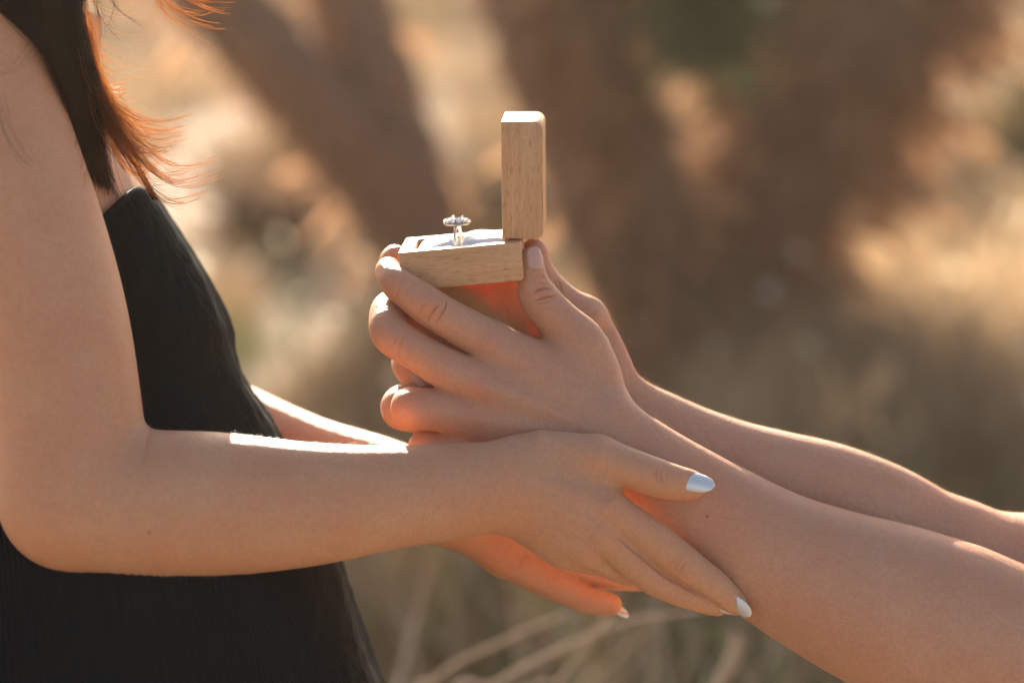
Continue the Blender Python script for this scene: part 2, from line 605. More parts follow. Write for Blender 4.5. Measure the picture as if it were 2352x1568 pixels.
grooves_b = [
    # near index: middle joint and end joint
    Groove([(991, 737), (1003, 722), (1017, 700)][::1], -120, 0, 2.6, 2.0) if False else Groove([(983, 741), (987, 728), (1000, 708), (1009, 700)][::-1], -120, 10, 2.4, 2.0),
    Groove([(1000, 745), (1012, 728), (1024, 705), (1026, 690)], -120, 10, 2.4, 1.8),
    Groove([(962, 722), (972, 702), (984, 690)], -120, 10, 2.2, 1.1),
    Groove([(905, 690), (912, 668), (922, 650)], -120, 10, 2.2, 0.9),
    # near middle joint
    Groove([(912, 818), (921, 790), (930, 766)], -120, 10, 2.4, 1.0),
    Groove([(900, 800), (907, 780), (918, 764)], -120, 10, 2.4, 0.9),
    # near thumb joint
    Groove([(1224, 674), (1234, 666), (1250, 661), (1264, 663)], -60, 60, 2.6, 2.4),
    Groove([(1227, 692), (1240, 687), (1258, 681), (1276, 678)], -60, 60, 2.6, 2.2),
    Groove([(1232, 700), (1248, 696), (1270, 690)], -60, 60, 2.2, 0.9),
    Groove([(1236, 638), (1246, 634), (1256, 640)], -60, 60, 2.2, 1.0),
    # tendons, knuckles and the hollows between them
    Groove([(1132, 792), (1200, 836), (1270, 892), (1345, 960)], -200, 40, 13, -4.0),
    Groove([(1112, 888), (1190, 916), (1270, 945), (1350, 985)], -200, 40, 13, -4.5),
    Groove([(1094, 964), (1180, 976), (1270, 992), (1350, 1010)], -200, 40, 13, -4.0),
    Groove([(1120, 784), (1140, 792)], -200, 30, 24, -5.0),
    Groove([(1098, 880), (1122, 890)], -200, 30, 24, -6.0),
    Groove([(1082, 958), (1104, 964)], -200, 30, 22, -5.0),
    Groove([(966, 690), (990, 708)], -200, 30, 22, -4.0),
    Groove([(905, 772), (922, 784)], -200, 30, 22, -3.5),
    Groove([(1376, 770), (1392, 800)], -200, 90, 26, -5.0),
    Groove([(1405, 905), (1440, 935)], -200, 60, 26, -4.0),
    Groove([(940, 668), (946, 652), (955, 640)], -120, 10, 2.4, 0.7),
    Groove([(925, 682), (934, 664), (942, 650)], -120, 10, 2.4, 0.7),
    Groove([(1222, 640), (1236, 630), (1250, 630)], -60, 60, 2.4, 0.8),
    Groove([(1230, 655), (1244, 650), (1258, 652)], -60, 60, 2.4, 1.0),
    Groove([(1478, 945), (1462, 975), (1440, 1000)], -200, 40, 4.0, 0.3),
    # far palm crease and far thumb joint
    Groove([(1160, 706), (1163, 720), (1172, 745)], 90, 240, 4.0, 0.7),
    Groove([(1280, 640), (1287, 655), (1291, 672)], 90, 240, 2.4, 1.8),
    Groove([(1272, 640), (1279, 655), (1282, 670)], 90, 240, 2.2, 1.2),
]

# ------------------------------------------------------------------ body of the woman
woman_near = hand(
    palm=[
        ch((1180, 1090, -128, 62), (1290, 1125, -132, 52), (1396, 1166, -136, 43)),
        ch((1180, 1112, -132, 60), (1280, 1165, -136, 52), (1376, 1220, -134, 42)),
        ch((1172, 1135, -124, 58), (1260, 1198, -122, 50), (1342, 1254, -112, 41)),
        ch((1160, 1155, -110, 56), (1230, 1212, -102, 48), (1292, 1262, -84, 39)),
        ch((1200, 1056, -112, 56), (1262, 1048, -112, 56), (1370, 1052, -120, 52)),
        ch((1300, 1090, -104, 48), (1385, 1110, -116, 34)),
    ],
    fingers=[
        ch((1396, 1166, -136, 43), (1494, 1233, -116, 41), (1560, 1285, -98, 39.5), (1605, 1318, -84, 36), (1644, 1345, -72, 33), (1690, 1386, -56, 26)),
        ch((1376, 1220, -134, 42), (1452, 1288, -106, 38), (1504, 1328, -84, 37), (1545, 1350, -70, 33), (1585, 1368, -56, 30), (1648, 1391, -36, 23)),
        ch((1342, 1254, -112, 41), (1418, 1298, -62, 36), (1450, 1308, 0, 34), (1448, 1292, 56, 30), (1420, 1270, 84, 27)),
        ch((1292, 1262, -84, 39), (1360, 1286, -26, 32), (1385, 1286, 40, 30), (1376, 1268, 90, 27), (1350, 1250, 110, 24)),
        ch((1370, 1052, -120, 52), (1436, 1072, -128, 45), (1510, 1097, -130, 42), (1556, 1109, -128, 37), (1590, 1114, -126, 32)),
    ],
    arm=[
        arm_ch((-150, -260, -120, 215), (-95, -60, -170, 190), (-42, 230, -205, 178), (62, 540, -225, 173), (118, 740, -235, 170), (152, 930, -245, 166), (172, 1136, -250, 170)),
        arm_ch((172, 1138, -250, 168), (345, 1158, -246, 166), (500, 1158, -232, 160), (700, 1158, -206, 138), (900, 1142, -176, 114), (1050, 1127, -150, 104), (1170, 1112, -128, 92), fy=0.86),
    ])
woman_far = hand(
    palm=[
        ch((1020, 1180, 320, 62), (1090, 1225, 300, 54), (1156, 1278, 275, 44)),
        ch((1030, 1165, 325, 62), (1110, 1200, 305, 54), (1190, 1246, 288, 44)),
        ch((1035, 1150, 330, 62), (1120, 1175, 315, 54), (1214, 1206, 300, 44)),
        ch((1035, 1135, 335, 60), (1120, 1145, 325, 54), (1220, 1166, 312, 44)),
        ch((1030, 1130, 300, 56), (1100, 1105, 270, 48)),
    ],
    fingers=[
        ch((1156, 1278, 275, 44), (1210, 1310, 262, 38), (1266, 1339, 254, 35), (1308, 1359, 250, 31), (1345, 1376, 248, 30), (1403, 1388, 248, 25)),
        ch((1190, 1246, 288, 44), (1300, 1294, 284, 36), (1395, 1318, 280, 33), (1478, 1330, 276, 26)),
        ch((1214, 1206, 300, 44), (1330, 1245, 296, 38), (1440, 1270, 290, 34), (1520, 1280, 286, 27)),
        ch((1220, 1166, 312, 44), (1330, 1195, 310, 38), (1430, 1210, 306, 34), (1500, 1215, 300, 27)),
        ch((1100, 1105, 270, 48), (1180, 1085, 250, 40), (1260, 1080, 240, 30)),
    ],
    arm=[
        arm_ch((380, 990, 570, 152), (480, 1008, 530, 146), (700, 1070, 450, 114), (870, 1112, 395, 104), (1010, 1150, 336, 90)),
    ])
grooves_a = [
    Groove([(1388, 1158), (1402, 1172)], -260, -60, 24, -4.0),
    Groove([(1368, 1214), (1382, 1228)], -260, -60, 22, -3.5),
    Groove([(1390, 1162), (1310, 1132), (1230, 1098)], -260, -60, 13, -3.0),
    Groove([(1370, 1215), (1290, 1170), (1210, 1120)], -260, -60, 13, -3.0),
    Groove([(1365, 1045), (1385, 1052)], -260, -60, 24, -4.0),
    Groove([(1556, 1284), (1572, 1296)], -260, -30, 20, -3.0),
    Groove([(1222, 1010), (1262, 1004)], -260, -60, 26, -5.0),
    Groove([(1420, 1235), (1470, 1275), (1530, 1322), (1600, 1362), (1650, 1388)], -260, -10, 4.0, 2.0),
    Groove([(1190, 1046), (1200, 1080), (1196, 1110)], -260, -60, 5.0, 0.7),
    Groove([(1512, 1072), (1506, 1090), (1514, 1112)], -200, -100, 2.4, 1.3),
    Groove([(1522, 1075), (1517, 1092), (1524, 1114)], -200, -100, 2.4, 1.2),
    Groove([(1533, 1080), (1530, 1095), (1534, 1112)], -200, -100, 2.2, 0.8),
    Groove([(1570, 1278), (1556, 1292), (1548, 1312)], -200, -40, 2.4, 1.2),
    Groove([(1580, 1286), (1568, 1300), (1560, 1318)], -200, -40, 2.4, 1.2),
    Groove([(1560, 1270), (1545, 1284), (1538, 1304)], -200, -40, 2.4, 0.9),
    Groove([(1640, 1335), (1632, 1350), (1628, 1362)], -200, -20, 2.2, 0.8),
    Groove([(1105, 1168), (1115, 1158), (1122, 1145)], -300, -60, 2.6, 0.9),
    Groove([(1175, 1195), (1208, 1150), (1215, 1140)], -300, -60, 2.6, 0.3),
    Groove([(345, 985), (337, 1010), (330, 1050), (325, 1080)], -420, -80, 6.0, 1.0),
    Groove([(1188, 1305), (1195, 1288), (1210, 1270)], 180, 300, 2.2, 1.0),
    Groove([(1262, 1335), (1280, 1322), (1290, 1318)], 180, 300, 2.2, 0.9),
]

def flush(obj, verts, pts, name='flush'):
    f = np.zeros(len(verts))
    for p in pts:
        q = Q(p); r = p[3]
        d2 = ((verts - q) ** 2).sum(1)
        f = np.maximum(f, np.exp(-d2 / (r * r)))
    a = obj.data.attributes.new(name, 'FLOAT', 'POINT')
    buf = np.zeros(len(obj.data.vertices), dtype=np.float32)
    buf[:len(f)] = f
    a.data.foreach_set('value', buf)

def fuzz(parent, verts, quads, n, seed, xr, grow, mat, lmin=14, lmax=30):
    """fine downy hairs on the forearms"""
    e1 = verts[quads[:, 1]] - verts[quads[:, 0]]; e2 = verts[quads[:, 3]] - verts[quads[:, 0]]
    nr = np.cross(e1, e2); nr /= np.linalg.norm(nr, axis=1)[:, None] + 1e-9
    c = verts[quads[:, 0]]
    ok = np.nonzero((c[:, 0] > xr[0] - 1176) & (c[:, 0] < xr[1] - 1176) & (nr[:, 2] > 0.5))[0]
    rg = np.random.default_rng(seed)
    pick = rg.choice(ok, min(n, len(ok)), replace=False)
    p, m = c[pick], nr[pick]
    k = len(p)
    g = np.array(grow)[None] + rg.normal(0, 0.35, (k, 3))
    t = g - m * (g * m).sum(1)[:, None]; t /= np.linalg.norm(t, axis=1)[:, None] + 1e-9
    L = rg.uniform(lmin, lmax, k)[:, None]
    sd = np.cross(t, m) * 0.18
    p1 = p + t * L * 0.5 + m * L * 0.22
    p2 = p + t * L + m * L * 0.26
    V = np.stack([p - sd, p + sd, p1 + sd * .8, p1 - sd * .8, p2], 1).reshape(-1, 3)
    b = np.arange(k)[:, None] * 5
    F = np.concatenate([b + np.array([0, 1, 2]), b + np.array([0, 2, 3]), b + np.array([3, 2, 4])])
    o = link_mesh('body_hair', to_world(V), F, mat, parent)
    o['kind'] = 'stuff'
    return o
def down_mat():
    M = NT('downy_hair')
    M.l(M.mix(M.noise(M.coord(), 200.0), (0.50, 0.32, 0.16), (0.30, 0.18, 0.08)), M.b.inputs['Base Color'])
    M.set(Roughness=0.35)
    tr = M.n('ShaderNodeBsdfTranslucent'); tr.inputs[0].default_value = (0.7, 0.48, 0.28, 1)
    mx = M.n('ShaderNodeMixShader'); mx.inputs[0].default_value = 0.5
    M.l(M.b.outputs[0], mx.inputs[1]); M.l(tr.outputs[0], mx.inputs[2]); M.l(mx.outputs[0], M.out.inputs[0])
    return M.m
MAT_DOWN = down_mat()
H_VOX = 4.0
print('bodies...')
import time as _t
_t0 = _t.time()
person_b = tag(empty('person', (0.75, 0.0, 0.0)),
    'person at the right with bare forearms reaching in, both hands holding up the ring box', 'person')
vb, qb = polygonise(Union([partner_near, partner_far], 3.0), grooves_b, H_VOX)
xv, xq = vb, qb
for pts in ([(2440, 1520, 66, 196), (2600, 1420, 90, 190), (2850, 1150, 160, 195), (3050, 850, 260, 215), (3110, 700, 360, 230)],
            [(2440, 1322, 270, 152), (2600, 1260, 330, 165), (2850, 1050, 520, 185), (3050, 830, 740, 210), (3110, 700, 900, 230)]):
    v, f = coarse_limb(pts); xq = np.concatenate([xq, f + len(xv)]); xv = np.concatenate([xv, v])
me_b, vb2 = crease(xv, xq, grooves_b)
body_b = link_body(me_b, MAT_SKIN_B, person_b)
flush(body_b, vb2, [(1128, 786, -50, 36), (1110, 884, -66, 36), (1092, 962, -56, 34), (985, 705, -80, 34), (905, 775, -80, 36), (895, 622, 20, 40), (1232, 676, 0, 40),
    (1228, 580, 136, 60), (1010, 785, 50, 40), (975, 882, 55, 40), (950, 937, -50, 34), (924, 936, 70, 40), (985, 1030, 0, 36)])
flush(body_b, vb2, [(1120, 690, 215, 95), (1200, 700, 195, 95), (1230, 760, 175, 70), (1060, 670, 222, 80)], 'palm')  # far palm under the box: translucent glow put into the skin colour
fuzz(person_b, vb, qb, 3600, 8, (1440, 2400), (0.8, 0.2, -0.3), MAT_DOWN)
print('partner', len(vb), _t.time() - _t0)

person_a = tag(empty('person', (-0.33, 0.14, 0.0)),
    'woman in a black ribbed dress with long dark hair, both hands resting on forearms', 'person')
va, qa = polygonise(Union([woman_near, woman_far], 3.0), grooves_a, H_VOX)
print('woman', len(va), _t.time() - _t0)

# ------------------------------------------------------------------ torso of the woman and her dress
def interp(tab, y):
    ys = [t[0] for t in tab]; xs = [t[1] for t in tab]
    # smooth (Catmull-Rom like) interpolation
    y = np.asarray(y, dtype=float)
    m = np.gradient(np.array(xs, float), np.array(ys, float))
    i = np.clip(np.searchsorted(ys, y) - 1, 0, len(ys) - 2)
    ya, yb = np.array(ys, float)[i], np.array(ys, float)[i + 1]
    xa, xb = np.array(xs, float)[i], np.array(xs, float)[i + 1]
    t = np.clip((y - ya) / (yb - ya), 0, 1)
    h = yb - ya
    return (2*t**3-3*t**2+1)*xa + (t**3-2*t**2+t)*h*m[i] + (-2*t**3+3*t**2)*xb + (t**3-t**2)*h*m[i+1]
FRONT = [(-260, 60), (-120, 95), (0, 140), (100, 180), (200, 225), (300, 272), (350, 297), (440, 343), (530, 400), (620, 455), (700, 500), (750, 519), (800, 526), (880, 560), (940, 599), (1010, 640), (1150, 706), (1290, 766), (1350, 789), (1430, 817), (1500, 843), (1568, 868), (1800, 930), (2400, 1010), (3500, 1080), (4800, 1130)]
HALFA = [(-260, 190), (-120, 230), (0, 290), (200, 350), (440, 380), (700, 400), (900, 400), (1300, 460), (1800, 540), (3000, 640), (4800, 800)]
HALFB = [(-260, 210), (-120, 330), (0, 520), (150, 500), (440, 430), (700, 410), (900, 410), (1300, 560), (1800, 700), (3000, 800), (4800, 960)]
DC = 250.0
def section(y, th, off=0.0):
    a, b, f = interp(HALFA, y) + off, interp(HALFB, y) + off, interp(FRONT, y) + off
    c, s = np.cos(th), np.sin(th)
    e = 2 / 3.0
    x = f - a + a * np.sign(c) * np.abs(c) ** e
    d = DC + b * np.sign(s) * np.abs(s) ** e
    sc = 1 + d / FPX
    return np.stack([(x - 1176) * (1 + DC / FPX), d, (784 - y) * (1 + DC / FPX)], -1)

# torso skin, joined to the body mesh at the shoulder
nc = 96
ys = np.arange(-260, 760, 14.0)
th = np.linspace(0, 2 * np.pi, nc, endpoint=False)
TV = np.concatenate([section(np.full(nc, y), th, -5.0 - 11.0 * min(1.0, max(0.0, (y - 450) / 60.0))) for y in ys])
TF = grid_faces(len(ys), nc)[:, ::-1]
bm_va = np.concatenate([va, TV]); bm_qa = np.concatenate([qa, TF + len(va)])
v, f = coarse_limb([(40, 40, 720, 190), (40, 400, 700, 172), (110, 800, 660, 160), (230, 950, 620, 158), (400, 992, 562, 150)])
bm_qa = np.concatenate([bm_qa, f + len(bm_va)]); bm_va = np.concatenate([bm_va, v])
me_a, va2 = crease(bm_va, bm_qa, grooves_a)
body_a = link_body(me_a, MAT_SKIN_A, person_a)
flush(body_a, va2, [(1396, 1166, -170, 30), (1376, 1220, -170, 30), (1565, 1295, -120, 30), (1690, 1388, -60, 34), (1648, 1391, -40, 34), (1600, 1120, -120, 34), (1520, 1095, -160, 24),
    (1403, 1388, 240, 50), (1345, 1376, 230, 40), (1266, 1339, 230, 40), (1160, 1278, 240, 60), (1395, 1318, 260, 60), (170, 1250, -250, 120)])
fuzz(person_a, va, qa, 1500, 9, (330, 1150), (0.9, 0.1, -0.25), MAT_DOWN)

M = NT('black_ribbed_knit')
co = M.coord()
n = M.noise(co, 1200.0, 3.0, 0.6)
M.l(M.mix(n, (0.0025, 0.0040, 0.0045), (0.006, 0.008, 0.0085)), M.b.inputs['Base Color'])
M.set(Roughness=0.6)
M.b.inputs['Sheen Weight'].default_value = 0.0
M.b.inputs['Specular IOR Level'].default_value = 0.12
M.b.inputs['Sheen Roughness'].default_value = 0.4
M.bump(M.noise(M.mapping(co, scale=(1, 1, 0.35)), 1500.0, 2.0), 0.35, 0.0004)
MAT_DRESS = M.m

NR = 236
PER = 5
nc = NR * PER
th = np.linspace(0, 2 * np.pi, nc, endpoint=False)
rng = np.random.default_rng(4)
top = 440 + 205 * (1 - np.cos(th)) - 8 * np.exp(-(np.minimum(np.abs(th), 2 * np.pi - np.abs(th)) / 0.5) ** 2)
top = np.minimum(top, 640)
rows_s = np.concatenate([np.arange(0, 1180, 9.0), np.linspace(1190, 4330, 30)])
phase = np.arange(nc) % PER / PER * 2 * np.pi
DV = []
for s in rows_s:
    y = top + s * (4780 - top) / 4330.0
    jit = 0.9 * np.sin(s / 31.0 + th * 61) + 0.8 * np.sin(s / 17.0 - th * 37 + 1.0) + 0.5 * np.sin(s / 9.0 + th * 113)
    amp = 2.8 * (1 + 0.25 * np.sin(s / 23.0 + th * 29) * np.sin(s / 41.0 - th * 17))
    rib = amp * np.cos(phase + 0.4 * jit)
    rib = rib + 0.6 * np.sin(s / 7.0 + 2.0 * np.sin(th * 47)) * np.sin(th * 131 + s / 40.0)
    fold = 9.0 * np.sin(th * 7 + s / 130.0) * np.sin(s / 60.0 + 2 * th) + 3.5 * np.sin(th * 23 + s / 60.0) + 4.0 * np.sin(s / 26.0 + th * 5) * np.sin(th * 9 + 1) + 2.6 * np.sin(s / 11.0 + 3.0 * np.sin(th * 14) + s / 57.0) * (0.6 + 0.4 * np.sin(s / 70.0 + th * 11))
    fold = fold * np.clip(s / 200.0, 0.15, 1)
    if s < 10:
        rib = rib * 0.4
    DV.append(section(y, th, 0) * 1.0)
    nrm = np.stack([np.cos(th), np.sin(th) * 0.9, np.zeros(nc)], -1)
    DV[-1] += nrm * (rib + fold * 0.6 + 2.0)[:, None]
DV = np.concatenate(DV)
# turned-in hem at the neckline gives the cloth thickness
hem = DV[:nc] - np.stack([np.cos(th), np.sin(th), np.zeros(nc)], -1) * 6 + np.array([0, 0, -4.0])
DF = grid_faces(len(rows_s), nc)[:, ::-1]
j = np.arange(nc)
HF = np.stack([j + len(DV), (j + 1) % nc + len(DV), (j + 1) % nc, j], -1)[:, ::-1]
dress = link_mesh('dress', to_world(np.concatenate([DV, hem])), np.concatenate([DF, HF]), MAT_DRESS, person_a)
tag(dress, 'black finely ribbed dress with thin twisted straps')

def twisted_strap(pts):
    P = spline([list(Q(p)) + [0] for p in pts], 14)[:, :3]
    VV, FF, off = [], [], 0
    for ph in (0, math.pi):
        t = np.arange(len(P)) * 0.55 + ph
        c = P + np.stack([np.cos(t) * 4.0, np.sin(t) * 4.0, np.zeros(len(P))], -1)
        v, f = tube(c, 4.6, 7)
        VV.append(v); FF.append(f + off); off += len(v)
    return np.concatenate(VV), np.concatenate(FF)
for dd in (DC - 110, DC + 160):
    v, f = twisted_strap([(float(interp(FRONT, y)) + (4 if y > -50 else -20), y, dd) for y in (456, 430, 400, 345, 262, 160, 40, -60, -140)])
    link_mesh('strap', to_world(v), f, MAT_DRESS, dress)

# ------------------------------------------------------------------ hair
def hair_mat(name, tint, fac):
    M = NT(name)
    g = M.n('ShaderNodeNewGeometry')
    f = M.math('POWER', g.outputs['Random Per Island'], 2.0)
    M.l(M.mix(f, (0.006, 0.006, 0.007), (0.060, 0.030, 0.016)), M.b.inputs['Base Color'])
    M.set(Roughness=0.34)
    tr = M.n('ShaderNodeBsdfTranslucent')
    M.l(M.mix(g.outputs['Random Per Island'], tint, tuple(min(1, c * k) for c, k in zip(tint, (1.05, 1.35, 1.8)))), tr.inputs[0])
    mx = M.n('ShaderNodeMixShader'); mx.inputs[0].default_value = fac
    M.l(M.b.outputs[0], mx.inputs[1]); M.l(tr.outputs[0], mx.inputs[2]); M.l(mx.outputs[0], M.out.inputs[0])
    return M.m
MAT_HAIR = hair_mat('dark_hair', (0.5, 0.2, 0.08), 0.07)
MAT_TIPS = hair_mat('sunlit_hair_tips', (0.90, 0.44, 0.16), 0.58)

def strands(name, guides, parent, seed, sides=3, mat=None):
    """guides: list of (points[(px,py,d)], count, spread_start, spread_end, radius)"""
    rg = np.random.default_rng(seed)
    VV, FF, off = [], [], 0
    for pts, cnt, s0, s1, rad in guides:
        base = spline([list(Q(p)) + [0] for p in pts], 5)[:, :3]
        n = len(base)
        u = np.linspace(0, 1, n)[:, None]
        for _ in range(cnt):
            o = rg.normal(0, 1, 3) * np.array([1, 1.4, 1])
            o2 = o * 0.6 + rg.normal(0, 0.8, 3)
            sp = (1 - u) * s0 * o + u * s1 * o2
            cut = 1.0 - 0.5 * rg.uniform(0, 1) ** 1.3
            m = max(4, int(n * cut))
            w = rg.normal(0, 1, 3) * np.sin(u * rg.uniform(3, 8) + rg.uniform(0, 6)) * 2.0
            c = (base + sp + w)[:m]
            rr = rad * np.linspace(1.0, 0.6, m)
            v, f = tube(c, rr, sides)
            VV.append(v); FF.append(f + off); off += len(v)
    return link_mesh(name, to_world(np.concatenate(VV)), np.concatenate(FF), mat or MAT_HAIR, parent)

rg = np.random.default_rng(11)
main = []
# the lock that hangs over the shoulder: sub-locks across its width
for t in np.linspace(-1, 1, 15):
    w = [70, 55, 40, 31, 24, 17, 10]
    cl = [(118, -70, -300), (122, 10, -300), (150, 105, -270), (182, 200, -215), (198, 270, -165), (212, 335, -120), (232, 405, -60)]
    pts = [(x + t * w[i], y + (abs(t) * 12 if i < 2 else 0), d + 25 * t) for i, (x, y, d) in enumerate(cl)]
    end = 1.0 - 0.5 * abs(t - 0.2) * rg.uniform(0.3, 1)
    pts.append((250 + t * 18, 405 + 75 * end, -20))
    main.append((pts, 95, 8, 11, 0.62))
# hair over the top of the shoulder
for t in np.linspace(0, 1, 9):
    pts = [(-60 + 140 * t, -90, -340), (-30 + 140 * t, -30, -355), (0 + 130 * t, 10 + 25 * t, -350 + 30 * t), (30 + 100 * t, 40 + 50 * t, -330 + 30 * t), (85 + 60 * t, 95 + 50 * t, -290 + 30 * t), (125 + 50 * t, 160 + 40 * t, -245 + 20 * t), (165 + 30 * t, 260 + 30 * t, -180)]
    main.append((pts, 90, 8, 5, 0.75))
hair = strands('hair', main, person_a, 1)
tag(hair, 'long dark brown hair hanging over the shoulder', kind='stuff')
flick = []
tips = [(315, 186), (300, 205), (312, 248), (332, 258), (346, 268), (454, 262), (455, 284), (440, 300), (448, 318), (420, 335), (526, 359), (500, 385), (525, 400), (470, 372), (400, 360), (430, 400), (388, 330), (360, 300), (340, 330), (370, 375), (300, 330), (492, 432)]
for i, (tx, ty) in enumerate(tips):
    y0 = rg.uniform(110, 190)
    x0 = 196 + (y0 - 110) * 0.18
    mxx = x0 + (tx - x0) * 0.28; myy = y0 + (ty - y0) * 0.62 + 22
    m2x = x0 + (tx - x0) * 0.62; m2y = ty + 16 + (ty - y0) * 0.03
    d0 = rg.uniform(-200, -80)
    pts = [(x0 - 22, y0 - 90, d0 - 40), (x0, y0, d0), (mxx, myy, d0 + 50), (m2x, m2y, d0 + 80), (tx, ty, d0 + 90)]
    flick.append((pts, 28, 12, 6, 0.65))
for k in range(46):
    y0 = rg.uniform(-40, 300); x0 = float(np.interp(y0, [-40, 0, 130, 260, 400], [180, 183, 200, 225, 258])) - 12
    ln = rg.uniform(60, 210); dr = rg.uniform(0.5, 1.15); d0 = rg.uniform(-260, 40)
    flick.append(([(x0 - 20, y0 - 80, d0 - 30), (x0, y0, d0), (x0 + ln * 0.3, y0 + ln * 0.42 * dr, d0 + 20), (x0 + ln * 0.65, y0 + ln * 0.62 * dr, d0 + 40), (x0 + ln, y0 + ln * rg.uniform(0.35, 0.75) * dr, d0 + 50)], 2, 4, 5, 0.5))
for pts in ([(340, -60, 0), (378, 2, 0), (430, 42, 0), (490, 60, 0), (535, 58, 0)], [(350, -60, 0), (380, 6, 0), (440, 32, 0), (480, 30, 0), (500, 14, 0)],
            [(400, -40, 0), (440, -2, 0), (500, 10, 0), (542, 8, 0)], [(350, -30, 0), (375, 30, 0), (430, 68, 0), (495, 106, 0)], [(420, -30, 0), (455, 6, 0), (500, 22, 0), (535, 24, 0)]):
    flick.append((pts, 9, 5, 5, 0.62))
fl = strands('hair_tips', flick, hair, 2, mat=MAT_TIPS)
tag(fl, 'wind blown hair tips glowing orange in the sun', kind='stuff')
stray = []
for pts in ([(185, -60, -150), (196, 40, -140), (215, 130, -130)], [(200, -60, -150), (235, 40, -120), (290, 110, -100)], [(230, -60, -150), (280, 20, -120), (350, 70, -100)],
            [(215, -60, -150), (225, 20, -120), (235, 100, -100), (228, 150, -90)], [(180, -40, -150), (205, 70, -130), (222, 145, -130)],
            [(88, 60, -400), (86, 100, -400), (50, 150, -410), (-10, 178, -420)], [(-5, 230, -420), (10, 300, -415), (40, 360, -405), (64, 385, -395)],
            [(250, -30, -150), (262, 10, -150), (250, 60, -150)], [(170, 250, -300), (175, 300, -290), (160, 330, -290)], [(200, 360, -260), (190, 420, -260), (182, 450, -260)]):
    stray.append((pts, 5, 8, 9, 0.5))
sy = strands('stray_hair', stray, hair, 3)
tag(sy, 'thin loose dark strands', kind='stuff')

# ------------------------------------------------------------------ fingernails
def nail(parent, c, T, N, length, width, mat, tip=0.35, curve=0.75, thick=2.2):
    """plate centred at c=(px,py,d); T towards the tip, N outwards, in (right, away, up)"""
    c = Q(c)
    T = np.array(T, float); T /= np.linalg.norm(T)
    N = np.array(N, float); N -= T * (N @ T); N /= np.linalg.norm(N)
    S = np.cross(T, N)
    nu, nv = 15, 11
    rows = []
    for lay in (0, 1):
        for i in range(nu):
            u = i / (nu - 1)
            if u > tip:
                w = math.sqrt(max(0.0, 1 - ((u - tip) / (1 - tip)) ** 1.9))
            else:
                w = 0.86 + 0.14 * math.sin(u / tip * math.pi / 2)
            if i == nu - 1:
                w = 0.05
            for k in range(nv):
                v = -1 + 2 * k / (nv - 1)
                phi = v * w * curve
                rad = width / 2 / math.sin(curve)
                p = c + T * (u - 0.45) * length + S * math.sin(phi) * rad + N * (math.cos(phi) * rad - rad)
                p = p - N * (u - 0.5) ** 2 * length * 0.16 - N * (thick if lay else 0)
                p = p + T * (0.08 * length * (abs(v) ** 2) * (1 if u < 0.2 else 0) * (0.2 - u) / 0.2)
                rows.append(p)
    F = grid_faces(nu, nv, closed=False)
    n1 = nu * nv
    F2 = F[:, ::-1] + n1
    rim = [i * nv for i in range(nu)] + [(nu - 1) * nv + k for k in range(1, nv)] + [i * nv + nv - 1 for i in range(nu - 2, -1, -1)] + [k for k in range(nv - 2, 0, -1)]
    rim = np.array(rim); nx = np.roll(rim, -1)
    F3 = np.stack([rim, nx, nx + n1, rim + n1], -1)
    return link_mesh('fingernail', to_world(np.array(rows)), np.concatenate([F, F2, F3]), mat, parent)

nail(person_a, (1596, 1101, -160), (1, 0.02, -0.26), (0.10, -0.86, 0.50), 86, 50, MAT_PEARL, 0.36, 0.85)
nail(person_a, (1694, 1396, -82), (0.80, 0.12, -0.56), (-0.25, -0.80, -0.50), 66, 40, MAT_PEARL, 0.42, 0.9)
nail(person_a, (1664, 1399, -62), (0.93, 0.2, -0.28), (-0.1, -0.86, -0.5), 60, 36, MAT_PEARL, 0.42, 0.9)
nail(person_a, (1412, 1404, 262), (0.90, 0.05, -0.42), (-0.30, 0.50, -0.80), 64, 38, MAT_PEARL, 0.42, 0.9)
nail(person_b, (1232, 594, -3), (-0.12, 0.15, 1), (0.42, -0.90, 0.05), 54, 40, MAT_NAIL, 0.62, 0.9, 1.4)
nail(person_b, (867, 626, 18), (0.05, 0.86, 0.50), (-0.97, -0.15, 0.2), 44, 38, MAT_NAIL, 0.7, 0.9, 1.4)
nail(person_b, (1008, 770, 32), (0.75, -0.25, -0.60), (0.25, -0.85, 0.45), 40, 34, MAT_NAIL, 0.7, 0.9, 1.4)
nail(person_b, (966, 866, 32), (0.60, -0.2, -0.75), (0.35, -0.92, 0.10), 40, 34, MAT_NAIL, 0.7, 0.9, 1.4)

# ------------------------------------------------------------------ ring box
from mathutils import Matrix, Euler
def wpt(px, py, d):
    return Vector(to_world(Q((px, py, d))))
mm = U                                            # build in the same units (about 0.25 mm)
box_root = tag(empty('ring_box', wpt(1056, 655, 0)), 'open pale wooden ring box with white cushion, held upright in two hands', 'ring box')

def bm_obj(name, bm, mat, parent, mw, smooth=False, auto=True):
    me = bpy.data.meshes.new(name)
    bm.normal_update()
    bm.to_mesh(me); bm.free()
    me.materials.append(mat)
    o = bpy.data.objects.new(name, me)
    C.objects.link(o)
    o.parent = parent
    o.matrix_parent_inverse = Matrix.Identity(4)
    o.matrix_basis = Matrix.Translation(-Vector(parent.location)) @ mw if parent.parent is None else parent_inv(parent) @ mw
    if smooth:
        for p in me.polygons:
            p.use_smooth = True
    return o
WORLD = {}
def parent_inv(p):
    return WORLD[p.name].inverted()

